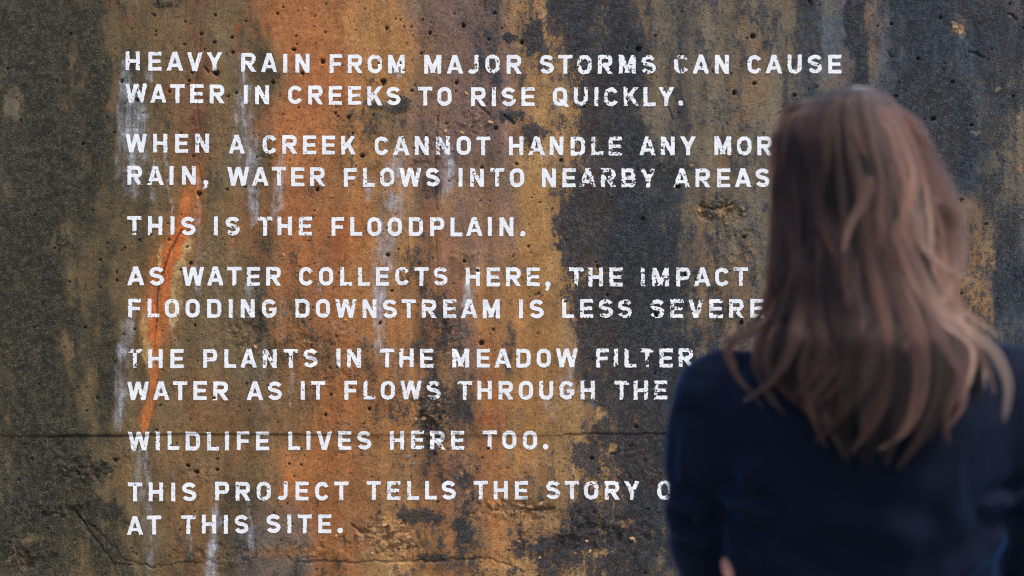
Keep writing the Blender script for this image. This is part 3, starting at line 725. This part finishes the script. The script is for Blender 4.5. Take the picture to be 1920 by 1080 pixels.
# ------------------------------------------------------------------ person seen from behind
PU, PD = 1612.0, 1.67
a_ = (PU - 960) / F
person = bpy.data.objects.new('person', None); C.objects.link(person)
person.location = (PD * (rt[0] * a_ + fw[0]), PD * (rt[1] * a_ + fw[1]), 0)
person.rotation_euler = (0, 0, -(YAW + math.atan(a_)))       # her back turned square to the viewer
person['label'] = 'woman with long wavy brown hair in navy top, standing with her back turned'
person['category'] = 'person'
S = F / PD
def L(u, v, y=0.0):                                         # photo pixels -> the figure's own frame
    return Vector(((u - PU) / S, y, CAM_Z + (540 - v) / S))

def ringtube(bm, pts, seg=20):
    """closed tube through (centre, rx, ry, exponent) rings; rings follow the path direction"""
    rings = []
    n = len(pts)
    for i, (c, rx, ry, ex, flat) in enumerate(pts):
        c = Vector(c)
        if flat: xa, ya = Vector((1, 0, 0)), Vector((0, 1, 0))
        else:
            d = (Vector(pts[min(i + 1, n - 1)][0]) - Vector(pts[max(i - 1, 0)][0])).normalized()
            ref = Vector((0, 1, 0)) if abs(d.y) < .8 else Vector((0, 0, 1))
            xa = d.cross(ref).normalized(); ya = xa.cross(d).normalized()
        rg_ = []
        for k in range(seg):
            t = 2 * math.pi * k / seg; ct, st = math.cos(t), math.sin(t)
            q = (abs(ct) ** ex + abs(st) ** ex) ** (-1 / ex)
            rg_.append(bm.verts.new(c + xa * (rx * ct * q) + ya * (ry * st * q)))
        rings.append(rg_)
    for a, b in zip(rings[:-1], rings[1:]):
        for k in range(seg): bm.faces.new((a[k], a[(k + 1) % seg], b[(k + 1) % seg], b[k]))
    bm.faces.new(rings[0][::-1]); bm.faces.new(rings[-1])
def capsule(bm, pts, seg=14):
    """limb through (x, y, z, radius), rounded at both ends"""
    P = []
    p0, p1 = Vector(pts[0][:3]), Vector(pts[1][:3]); d = (p0 - p1).normalized()
    for k in (80, 55, 28): P.append((p0 + d * pts[0][3] * math.sin(R(k)), pts[0][3] * math.cos(R(k))))
    for i in range(len(pts) - 1):
        A, B = pts[i], pts[i + 1]
        for s in range(4):
            t = s / 4; P.append((Vector(A[:3]).lerp(Vector(B[:3]), t), A[3] + (B[3] - A[3]) * t))
    P.append((Vector(pts[-1][:3]), pts[-1][3]))
    p0, p1 = Vector(pts[-1][:3]), Vector(pts[-2][:3]); d = (p0 - p1).normalized()
    for k in (28, 55, 80): P.append((p0 + d * pts[-1][3] * math.sin(R(k)), pts[-1][3] * math.cos(R(k))))
    ringtube(bm, [(c, r, r, 2, False) for c, r in P], seg)
def ellipsoid(bm, c, r, seg=24):
    res = bmesh.ops.create_uvsphere(bm, u_segments=seg, v_segments=seg // 2, radius=1)
    for v in res['verts']: v.co = Vector((v.co.x * r[0] + c[0], v.co.y * r[1] + c[1], v.co.z * r[2] + c[2]))
def fused(name, bm, mat, vox, smooth, parent, post=None):
    """weld the overlapping volumes into one continuous skin"""
    bmesh.ops.recalc_face_normals(bm, faces=bm.faces)
    me = bpy.data.meshes.new(name); bm.to_mesh(me); bm.free()
    o = bpy.data.objects.new(name, me); C.objects.link(o)
    md = o.modifiers.new('weld', 'REMESH'); md.mode = 'VOXEL'; md.voxel_size = vox
    ms = o.modifiers.new('soft', 'SMOOTH'); ms.factor = 0.5; ms.iterations = smooth
    dg = bpy.context.evaluated_depsgraph_get()
    out = bpy.data.meshes.new_from_object(o.evaluated_get(dg))
    o.modifiers.clear(); o.data = out; out.name = name; bpy.data.meshes.remove(me)
    out.materials.clear(); out.materials.append(mat)
    if post: post(out)
    out.polygons.foreach_set('use_smooth', [True] * len(out.polygons))
    o.parent = parent
    return o

def skin_mat():
    m, nt, p = nodemat('skin'); N = NT(nt)
    c = N.mix(N.noise(N.obj(), 30, 3), (0.44, 0.19, 0.135, 1), (0.52, 0.25, 0.18, 1))
    N.l.new(c, p.inputs['Base Color']); p.inputs['Roughness'].default_value = .5
    p.inputs['Subsurface Weight'].default_value = .15; p.inputs['Subsurface Radius'].default_value = (.02, .008, .004)
    return m
def cloth_mat(name, rgb, sheen, tint_):
    m, nt, p = nodemat(name); N = NT(nt); co = N.obj()
    c = N.mix(N.noise(co, 260, 3), (*[k * .75 for k in rgb], 1), (*[k * 1.2 for k in rgb], 1))
    N.l.new(c, p.inputs['Base Color']); p.inputs['Roughness'].default_value = .8
    p.inputs['Specular IOR Level'].default_value = .10
    p.inputs['Sheen Weight'].default_value = sheen; p.inputs['Sheen Roughness'].default_value = .35
    p.inputs['Sheen Tint'].default_value = (*tint_, 1)
    w = N.n.new('ShaderNodeTexWave'); w.inputs['Scale'].default_value = 420; w.inputs['Distortion'].default_value = 1.5
    N.l.new(co, w.inputs['Vector'])
    b = N.n.new('ShaderNodeBump'); b.inputs['Strength'].default_value = .25; b.inputs['Distance'].default_value = .0005
    N.l.new(w.outputs[1], b.inputs['Height']); N.l.new(b.outputs[0], p.inputs['Normal'])
    return m

def arm_pts(s, g=0.0):
    return [(s * .160, .000, 1.310 + (.008 if s > 0 else 0), .047 + g), (s * .176 + (.008 if s > 0 else 0), -.008, 1.230, .044 + g), (s * .180, .005, 1.165, .041 + g), (s * .172, .035, 1.105, .039 + g)]
def forearm(s, g=0.0):
    if s < 0: return [(s * .172, .035, 1.105, .038 + g), (s * .10, .130, 1.095, .035 + g), (.03, .172, 1.115, .027 + g)]
    return [(s * .172, .035, 1.105, .038 + g), (s * .10, .120, 1.100, .035 + g), (-.045, .142, 1.130, .027 + g)]
TORSO = [(.80, .155, .105), (.88, .168, .112), (.96, .160, .105), (1.03, .146, .096), (1.10, .142, .096), (1.17, .160, .102), (1.23, .168, .107), (1.29, .170, .105), (1.33, .158, .092), (1.36, .115, .072), (1.385, .070, .056), (1.41, .052, .052)]
# body: one skin from head to feet
bm = bmesh.new()
ringtube(bm, [((0, .005 + .012 * (z > 1.35), z), hx - .006, hy - .006, 2.4, True) for z, hx, hy in TORSO], 28)
capsule(bm, [(0, .012, 1.34, .056), (-.006, .022, 1.44, .050), (-.008, .03, 1.50, .055)])
HC = Vector((-.013, .035, 1.560))
ellipsoid(bm, HC, (.071, .092, .098)); ellipsoid(bm, HC + Vector((0, .045, -.055)), (.052, .052, .066))
capsule(bm, [(HC.x, HC.y + .088, HC.z + .005, .009), (HC.x, HC.y + .106, HC.z - .026, .012)], 8)          # nose
for s in (-1, 1):
    capsule(bm, [(HC.x + s * .030, HC.y + .083, HC.z + .016, .010), (HC.x + s * .020, HC.y + .086, HC.z + .014, .008)], 8)   # brow and lids
    ellipsoid(bm, HC + Vector((s * .074, .004, -.012)), (.008, .018, .030), 12)                             # ears
    capsule(bm, [(HC.x - s * .002, HC.y + .093, HC.z - .052, .007), (HC.x + s * .018, HC.y + .086, HC.z - .052, .005)], 8)    # lips
    capsule(bm, arm_pts(s)); capsule(bm, forearm(s))
    capsule(bm, [(s * .085, .01, .86, .085), (s * .088, .015, .66, .070), (s * .09, .01, .47, .052), (s * .09, -.01, .34, .050), (s * .09, -.01, .10, .034)])
    capsule(bm, [(s * .09, -.03, .055, .032), (s * .095, .06, .042, .034), (s * .10, .13, .032, .028)])
# hands: her left lies on the right arm, her right is tucked under the left arm, fingertips showing
def hand(bm, wrist, dirv, up, thumb):
    d = Vector(dirv).normalized(); u = Vector(up).normalized(); u = (u - d * u.dot(d)).normalized(); n = d.cross(u)
    w = Vector(wrist)
    for k in range(-2, 3):                                    # palm
        a = w + u * k * .009; b = w + d * .082 + u * k * .016
        capsule(bm, [(*a, .014), (*b, .0115)], 10)
    for k, ln in ((-1.5, .058), (-.5, .070), (.5, .076), (1.5, .068)):
        p0 = w + d * .080 + u * k * .0205
        p1 = p0 + d * ln * .5 + u * k * .001 - n * .004; p2 = p1 + d * ln * .3 - n * .014 * thumb; p3 = p2 + d * ln * .2 - n * .014 * thumb
        capsule(bm, [(*p0, .0088), (*p1, .0080), (*p2, .0074), (*p3, .0066)], 10)
    q0 = w + d * .022 + u * .022; q1 = q0 + d * .030 + u * .022 + n * .006; q2 = q1 + d * .026 + u * .006
    capsule(bm, [(*q0, .012), (*q1, .0100), (*q2, .0085)], 10)
hand(bm, (.03, .172, 1.115), (.95, -.28, .12), (0, .1, 1), 1)
hand(bm, (-.045, .142, 1.130), (-.80, -.60, -.06), (0, .1, 1), -.3)
for k, (dx, dz) in enumerate([(.008, -.012), (.013, -.027)]):      # fingertips of the tucked hand, in the crease behind the arm
    capsule(bm, [(-.105, .055, 1.135 + dz * .8, .0088), (-.146 + dx, -.010, 1.132 + dz, .0086), (-.160 + dx, -.040, 1.130 + dz, .0080), (-.156 + dx, -.056, 1.121 + dz, .0072)], 10)
body = fused('body', bm, skin_mat(), .0042, 2, person)

# navy long-sleeved top
folds = [((1372, 925), (1440, 950), .006, .010), ((1450, 1030), (1560, 1085), .005, .014), ((1905, 905), (1835, 925), .006, .009), ((1420, 860), (1400, 960), .004, .012),
         ((1560, 950), (1700, 975), .003, .02), ((1850, 985), (1760, 1060), .004, .014), ((1300, 800), (1290, 900), .003, .01), ((1270, 930), (1330, 965), .005, .009), ((1275, 1000), (1335, 1010), .005, .009)]
def wrinkle(me):
    n = len(me.vertices); co = np.empty(n * 3, np.float32); me.vertices.foreach_get('co', co); co = co.reshape(-1, 3)
    no = np.empty(n * 3, np.float32); me.vertices.foreach_get('normal', no); no = no.reshape(-1, 3)
    x, y, z = co.T
    h = (fbm(x * 1000 + y * 700, z * 1000 - x * 300, 55, 3, 2, 120) - .5) * .016 + (fbm(x * 1000, z * 1000 + y * 900, 120, 2, 5, 60) - .5) * .008
    for (p, q, amp, w) in folds:
        a = L(*p); b = L(*q)
        dx, dz = b.x - a.x, b.z - a.z
        t = np.clip(((x - a.x) * dx + (z - a.z) * dz) / (dx * dx + dz * dz), 0, 1)
        d = np.hypot(x - a.x - t * dx, z - a.z - t * dz)
        back_ = (y < .05)
        h += 1.8 * back_ * (amp * np.exp(-(d / w) ** 2) - amp * .8 * np.exp(-((d - w * 1.5) / w) ** 2)) * (1 - np.abs(t - .5) * .8)
    h += .0035 * np.exp(-((np.abs(x) - .075) / .05) ** 2 - ((z - 1.26) / .06) ** 2) * (y < 0)      # shoulder blades
    h -= .006 * np.exp(-(x / .022) ** 2) * (y < 0) * (z > 1.0) * (z < 1.34)                        # spine hollow
    co += no * h[:, None]
    me.vertices.foreach_set('co', co.ravel()); me.update()
bm = bmesh.new()
ringtube(bm, [((0, .005 + .010 * (z > 1.35), z), hx + g, hy + g, 2.5, True) for (z, hx, hy), g in zip(TORSO[1:-1], [.012, .010, .012, .012, .011, .009, .008, .007, .006, .006])], 32)
for s in (-1, 1):
    lift = .008 if s > 0 else 0
    capsule(bm, [(s * .085, .01, 1.318 + lift, .050), (s * .155, .004, 1.313 + lift, .055), (s * .163 + lift, .002, 1.302 + lift, .055)], 18)   # shoulders
    ap = arm_pts(s, .009); capsule(bm, ap, 18)
    fp = forearm(s, .008); capsule(bm, fp, 18)
top = fused('long_sleeved_top', bm, cloth_mat('navy_jersey', (.0022, .0052, .0140), .22, (.08, .32, 1.0)), .0055, 6, person, wrinkle)

# trousers and shoes below the frame
bm = bmesh.new()
ringtube(bm, [((0, .005, z), hx, hy, 2.3, True) for z, hx, hy in [(.80, .172, .122), (.88, .176, .120), (.95, .166, .112), (1.0, .156, .104)]], 28)
for s in (-1, 1):
    capsule(bm, [(s * .085, .01, .84, .095), (s * .088, .015, .66, .080), (s * .09, .01, .47, .063), (s * .09, -.005, .34, .060), (s * .09, -.005, .14, .050)])
trousers = fused('trousers', bm, cloth_mat('dark_denim', (.02, .022, .028), .1, (.5, .6, 1)), .008, 4, person)
lm_, lnt, lp = nodemat('black_leather'); N = NT(lnt)
N.l.new(N.mix(N.noise(N.obj(), 90, 3), (.012, .011, .010, 1), (.03, .027, .024, 1)), lp.inputs['Base Color']); lp.inputs['Roughness'].default_value = .45
for s in (-1, 1):
    bm = bmesh.new()
    capsule(bm, [(s * .09, -.035, .052, .048), (s * .095, .06, .044, .044), (s * .10, .14, .034, .034)])
    capsule(bm, [(s * .09, -.02, .06, .046), (s * .09, -.015, .13, .048)])
    sh = fused('shoe', bm, lm_, .006, 3, person)
    for v in sh.data.vertices: v.co.z = max(v.co.z, 0.0)

# ------------------------------------------------------------------ hair
# outline of the hair mass by height: (photo row, left edge, right edge, depth behind the axis, axis y)
OUT = [(156, 1596, 1604, .004, .030), (160, 1570, 1636, .030, .030), (170, 1542, 1660, .052, .030), (190, 1502, 1680, .072, .030), (220, 1468, 1702, .090, .032), (260, 1450, 1724, .106, .034),
       (300, 1445, 1739, .114, .034), (360, 1444, 1758, .118, .032), (420, 1442, 1776, .120, .028), (480, 1440, 1783, .122, .022), (520, 1432, 1788, .123, .017), (560, 1446, 1792, .125, .012), (600, 1438, 1804, .127, .006),
       (630, 1418, 1826, .130, .0), (680, 1408, 1842, .132, .0), (740, 1420, 1842, .134, .0), (800, 1470, 1810, .134, .0), (870, 1510, 1760, .130, .0)]
OA = np.array(OUT, float)
_vv = np.arange(140.0, 901.0, 2.0)
_tb = np.stack([np.interp(_vv, OA[:, 0], OA[:, k]) for k in range(1, 5)], 1)
_sm = _tb.copy()
for _ in range(60):
    _sm[1:-1] = (_sm[:-2] + 2 * _sm[1:-1] + _sm[2:]) / 4
_w = sst(185, 260, _vv)[:, None]
_t2 = _tb.copy()
for _ in range(6): _t2[9:-1] = (_t2[8:-2] + 2 * _t2[9:-1] + _t2[10:]) / 4
OA = np.column_stack([_vv, _t2 * (1 - _w) + _sm * _w])
def hair_at(th, v, lay=1.0):
    """point of the hair mass at angle th (0 = straight back, + = image right), photo row v, lay 0..1 depth of the layer"""
    le = np.interp(v, OA[:, 0], OA[:, 1]); ri = np.interp(v, OA[:, 0], OA[:, 2]); de = np.interp(v, OA[:, 0], OA[:, 3]); ay = np.interp(v, OA[:, 0], OA[:, 4])
    cx = (le + ri) / 2; hw = (ri - le) / 2
    s = np.sin(th); c = np.cos(th)
    low = sst(420, 860, v)
    yy = np.where(c > 0, np.abs(c) ** (1 - .45 * low), c)
    x = (cx + hw * s * (.965 + .35 * (lay - 1)) - PU) / S
    y = ay - de * yy * (0.86 + 0.14 * lay) - low * 0.012
    z = CAM_Z + (540 - v) / S
    return x, y, z
hrng = np.random.default_rng(11)
strands_p, strands_c, strands_r = [], [], []
NP = 30
def lock(th0, vtip, lay, width, n, tone, wave, flip, vtop=None):
    ph = hrng.uniform(0, 6.28); k = hrng.uniform(.010, .016)
    t = np.linspace(0, 1, NP)
    v0 = 156.5 if vtop is None else vtop
    vv = v0 + (vtip - v0) * t ** 1.25
    g = sst(0.25, 1.0, t)
    jt = hrng.normal(0, 1, (n, 2)); jt /= np.maximum(1, np.linalg.norm(jt, axis=1))[:, None]
    endv = 1 - .34 * hrng.random(n) ** 1.6
    for i in range(n):
        clump = 1 - .76 * sst(.15, .95, t)
        th = th0 + jt[i, 0] * width * clump + wave * g * np.sin(ph + vv * k) * .13 + g * (vnoise(np.full(NP, th0 * 200.), vv, 60, 3, 170) - .5) * .85 + flip * sst(.70, 1.0, t) * .24
        vi = v0 + (vv - v0) * (1 - (1 - endv[i]) * t)
        ly = lay + jt[i, 1] * .035 * clump + wave * g * .016 * np.sin(ph * 1.7 + vv * k * 1.3)
        if hrng.random() < .05: th = th + hrng.normal(0, .03) * t; ly = ly + abs(hrng.normal(0, .03)) * t
        x, y, z = hair_at(th, vi, ly)
        strands_p.append(np.stack([x, y, z], 1))
        strands_c.append(tone + hrng.normal(0, .05))
def tiplen(deg):
    return np.interp(deg, [-110, -85, -68, -50, -36, -20, 0, 14, 30, 48, 62, 78, 110], [560, 660, 700, 745, 780, 835, 855, 858, 820, 760, 720, 690, 560])
NL = 210
for i in range(NL):
    deg = -108 + 216 * (i + hrng.uniform(-.6, .6)) / NL
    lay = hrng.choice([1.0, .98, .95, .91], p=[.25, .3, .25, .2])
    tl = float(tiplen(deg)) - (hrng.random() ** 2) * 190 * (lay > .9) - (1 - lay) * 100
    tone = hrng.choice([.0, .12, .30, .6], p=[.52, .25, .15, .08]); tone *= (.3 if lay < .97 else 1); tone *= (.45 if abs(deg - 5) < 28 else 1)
    if deg > 35: tone = min(1, tone + .18)
    flip = (1 if deg > 25 else -1 if deg < -30 else -.9) * hrng.uniform(-.1, 1.0)
    lock(R(deg), tl, lay, hrng.uniform(.05, .11), 120, tone, hrng.uniform(.6, 1.5), flip)
# loose outer locks with a swing of their own, as light wavy ribbons
for (deg, tl, tone, flip, wave) in [(-70, 770, .7, .9, 1), (-58, 800, .55, 1.2, 1.2), (-44, 700, .75, -.8, 1), (-30, 640, .6, .4, 1), (-14, 560, .7, .5, .8), (5, 500, .85, -.7, 1), (14, 690, .5, -.5, 1),
                                    (24, 600, .7, .8, 1), (36, 560, .9, .9, 1.2), (46, 720, .95, 1, 1), (56, 700, 1.0, 1, 1.2), (64, 780, .9, .6, .8), (75, 640, 1.0, 1, 1), (-8, 820, .7, -1, 1.2),
                                    (2, 840, .8, -1.2, 1.2), (20, 800, .85, -1, 1), (30, 770, .8, -.6, 1.2), (-25, 790, .65, -1, 1), (84, 520, 1, .3, .6), (70, 420, .95, 0, .4), (-80, 600, .5, -.5, .7)]:
    lock(R(deg), tl, 1.025, .05, 80, tone, wave, flip)
# individual locks followed from the photograph, light over dark: photo points, tone, half-width in photo pixels
def lock_px(pts, tone, wid=11, n=190, lay=1.065):
    if pts[0][1] > 300:                                 # the root lies higher, under the outer locks
        (a0, b0), (a1, b1) = pts[0], pts[1]
        pts = [(a0 - (a1 - a0) * .4 + (450 - a0) * .18, b0 - 190)] + list(pts)
    P = np.array(pts, float) * .685 + np.array([1300, 130])
    dd = np.concatenate([[0], np.cumsum(np.hypot(*np.diff(P, axis=0).T))]); dd /= dd[-1]
    t = np.linspace(0, 1, NP)
    def cr(k):                                           # smooth interpolation through the points
        y = P[:, k]; m = np.gradient(y, dd)
        i = np.clip(np.searchsorted(dd, t, side='right') - 1, 0, len(dd) - 2); h_ = dd[i + 1] - dd[i]; q = (t - dd[i]) / h_
        return (2 * q ** 3 - 3 * q ** 2 + 1) * y[i] + (q ** 3 - 2 * q ** 2 + q) * h_ * m[i] + (-2 * q ** 3 + 3 * q ** 2) * y[i + 1] + (q ** 3 - q ** 2) * h_ * m[i + 1]
    cu, cv = cr(0), cr(1)
    prof = np.interp(t, [0, .30, .65, 1], [.15, 1.05, .95, .38])
    for i in range(n):
        o1, o2 = np.clip(hrng.normal(0, .5, 2), -1.2, 1.2)
        e_ = 1 - .38 * hrng.random() ** 1.5
        uu = np.interp(t * e_, t, cu) + o1 * wid * prof; v_ = np.interp(t * e_, t, cv)
        le = np.interp(v_, OA[:, 0], OA[:, 1]); ri = np.interp(v_, OA[:, 0], OA[:, 2])
        sn = (uu - (le + ri) / 2) / ((ri - le) / 2)
        th = np.arcsin(np.clip(sn, -.90, .90))
        inward = .040 * (1 - sst(0, .34, t))             # roots start below the surface
        x, y, z = hair_at(th, v_, lay + o2 * .03)
        x = (uu - PU) / S
        strands_p.append(np.stack([x, y + inward, z], 1)); strands_c.append(tone * 1.0 + .03 + hrng.normal(0, .10))
for pts, tone, wid in [([(440, 40), (510, 110), (560, 200), (590, 300), (572, 400), (560, 480)], .75, 16),
                       ([(480, 50), (560, 120), (620, 230), (665, 330), (705, 430), (712, 520), (690, 600), (650, 650)], .75, 20),
                       ([(600, 250), (575, 380), (565, 460), (600, 560), (650, 640), (720, 700), (790, 760), (822, 840), (812, 938)], .85, 15),
                       ([(640, 300), (690, 400), (692, 480), (672, 560), (700, 640), (760, 690), (805, 720)], .7, 15),
                       ([(560, 480), (600, 590), (670, 690), (735, 750), (725, 830), (700, 880)], .85, 12),
                       ([(600, 560), (640, 660), (720, 720), (770, 790), (790, 870)], .6, 10),
                       ([(478, 250), (480, 320), (468, 370), (435, 430), (412, 510)], .8, 11),
                       ([(360, 180), (350, 260), (342, 340), (350, 410), (395, 520)], .55, 12),
                       ([(300, 90), (285, 180), (300, 280), (330, 380), (345, 470)], .4, 12),
                       ([(395, 60), (375, 140), (365, 200), (372, 300)], .5, 12),
                       ([(246, 120), (234, 200), (232, 300), (240, 400)], .5, 10),
                       ([(330, 60), (270, 110), (252, 180), (248, 280)], .55, 14), ([(370, 50), (320, 100), (300, 170), (305, 240)], .5, 16), ([(455, 45), (440, 110), (445, 190), (470, 260)], .5, 14),
                       ([(250, 320), (268, 420), (292, 520), (303, 640), (288, 740), (230, 845), (152, 902)], .6, 15),
                       ([(240, 220), (234, 330), (245, 430), (236, 540), (198, 640)], .45, 10),
                       ([(300, 560), (262, 660), (180, 716), (112, 762), (140, 838), (190, 890), (232, 950)], .45, 8),
                       ([(235, 600), (185, 690), (115, 748), (140, 815)], .45, 9),
                       ([(320, 620), (362, 730), (335, 825), (285, 885)], .5, 13),
                       ([(478, 470), (500, 600), (520, 700), (528, 800)], .6, 15),
                       ([(515, 520), (560, 640), (600, 740), (612, 830), (570, 950), (505, 1005)], .55, 15),
                       ([(430, 740), (405, 840), (342, 905)], .5, 11), ([(440, 800), (410, 920), (345, 995)], .5, 15),
                       ([(520, 840), (480, 950), (430, 1020)], .5, 14), ([(600, 860), (560, 960), (500, 1005)], .75, 12),
                       ([(650, 820), (610, 950), (545, 1052)], .35, 16), ([(700, 830), (665, 930), (672, 992)], .5, 9),
                       ([(560, 860), (540, 960), (520, 1045)], .3, 16), ([(660, 740), (700, 800), (705, 900), (660, 960)], .6, 12),
                       ([(380, 560), (400, 680), (440, 780), (430, 880), (380, 980)], .3, 16), ([(620, 500), (690, 555), (760, 585)], .8, 7)]:
    lock_px(pts, tone, wid * 1.0)
# short fly-away hairs round the crown
for i in range(700):
    th = R(hrng.uniform(-100, 100)); v1 = hrng.uniform(190, 620)
    t = np.linspace(0, 1, NP); vv = 156.5 + (v1 - 156.5) * t
    x, y, z = hair_at(th + hrng.normal(0, .12) * t, vv, 1.01 + abs(hrng.normal(0, .05)) * t ** 2)
    strands_p.append(np.stack([x, y, z], 1)); strands_c.append(.4)
P_ = np.concatenate(strands_p).astype(np.float32); ns = len(strands_p)
hc = bpy.data.hair_curves.new('hair')
hc.add_curves([NP] * ns)
hc.attributes['position'].data.foreach_set('vector', P_.ravel())
rad = hc.attributes.get('radius') or hc.attributes.new('radius', 'FLOAT', 'POINT')
rr = np.tile(np.interp(np.linspace(0, 1, NP), [0, .7, 1], [.00030, .00028, .00008]), ns).astype(np.float32)
rad.data.foreach_set('value', rr)
ta = hc.attributes.new('tone', 'FLOAT', 'CURVE'); ta.data.foreach_set('value', np.clip(np.array(strands_c), 0, 1).astype(np.float32))
tt = hc.attributes.new('along', 'FLOAT', 'POINT'); tt.data.foreach_set('value', np.tile(np.linspace(0, 1, NP), ns).astype(np.float32))
def hair_mat():
    m = bpy.data.materials.new('brown_hair'); m.use_nodes = True; nt = m.node_tree; N = NT(nt)
    nt.nodes.remove(nt.nodes['Principled BSDF'])
    h = nt.nodes.new('ShaderNodeBsdfHairPrincipled')
    tone = N.attr('tone'); al = N.attr('along')
    f = N.math('MULTIPLY', tone, N.math('ADD', .55, N.math('MULTIPLY', al, .45)), clamp=True)
    r = nt.nodes.new('ShaderNodeValToRGB'); e = r.color_ramp.elements
    e[0].position = 0; e[0].color = (.003, .002, .003, 1); e[1].position = 1; e[1].color = (.50, .235, .145, 1)
    k = e.new(.35); k.color = (.009, .0042, .0036, 1); k = e.new(.65); k.color = (.100, .041, .030, 1)
    N.l.new(f, r.inputs[0])
    h.parametrization = 'COLOR'
    N.l.new(r.outputs[0], h.inputs['Color'])
    h.inputs['IOR'].default_value = 1.27; h.inputs['Roughness'].default_value = .55; h.inputs['Radial Roughness'].default_value = .45; h.inputs['Random Roughness'].default_value = .4
    N.l.new(h.outputs[0], nt.nodes['Material Output'].inputs[0])
    return m
hc.materials.append(hair_mat())

# the dense inner mass of hair
bm = bmesh.new(); rings = []
for v in [160, 166, 176, 190, 210, 240, 280, 330, 390, 450, 510, 570, 610, 650, 690, 740, 770]:
    rg_ = []
    for k in range(33):
        th = R(-104 + 208 * k / 32)
        x, y, z = hair_at(np.array(th), np.array(float(v + (0 if v < 600 else 6 * math.sin(k * 2.1)))), .78)
        rg_.append(bm.verts.new((float(x), float(y) + .006 + .004 * (v > 160), float(z))))
    for k in (6, 16, 26):                                     # close it in front so that it has thickness
        p = rg_[32 - k].co; rg_.append(bm.verts.new((p.x * .8 + .2 * HC.x, p.y + (.045 if v > 200 else .01), p.z)))
    rings.append(rg_)
for a, b in zip(rings[:-1], rings[1:]):
    n = len(a)
    for k in range(n): bm.faces.new((a[k], a[(k + 1) % n], b[(k + 1) % n], b[k]))
bm.faces.new(rings[0][::-1]); bm.faces.new(rings[-1])
bmesh.ops.recalc_face_normals(bm, faces=bm.faces)
hm = bpy.data.meshes.new('hair'); bm.to_mesh(hm); bm.free()
hm.polygons.foreach_set('use_smooth', [True] * len(hm.polygons))
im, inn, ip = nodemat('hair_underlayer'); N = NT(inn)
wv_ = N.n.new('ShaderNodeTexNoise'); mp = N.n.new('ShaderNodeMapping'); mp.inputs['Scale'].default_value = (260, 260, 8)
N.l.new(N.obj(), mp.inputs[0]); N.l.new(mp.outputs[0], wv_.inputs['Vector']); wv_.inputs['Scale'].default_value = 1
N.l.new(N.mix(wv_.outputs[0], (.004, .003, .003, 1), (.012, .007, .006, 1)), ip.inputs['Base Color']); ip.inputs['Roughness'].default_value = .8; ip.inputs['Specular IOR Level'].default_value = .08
hm.materials.append(im)
hair = bpy.data.objects.new('hair', hm); C.objects.link(hair); hair.parent = person
st = bpy.data.objects.new('hair_strands', hc); C.objects.link(st); st.parent = hair
st['kind'] = 'stuff'
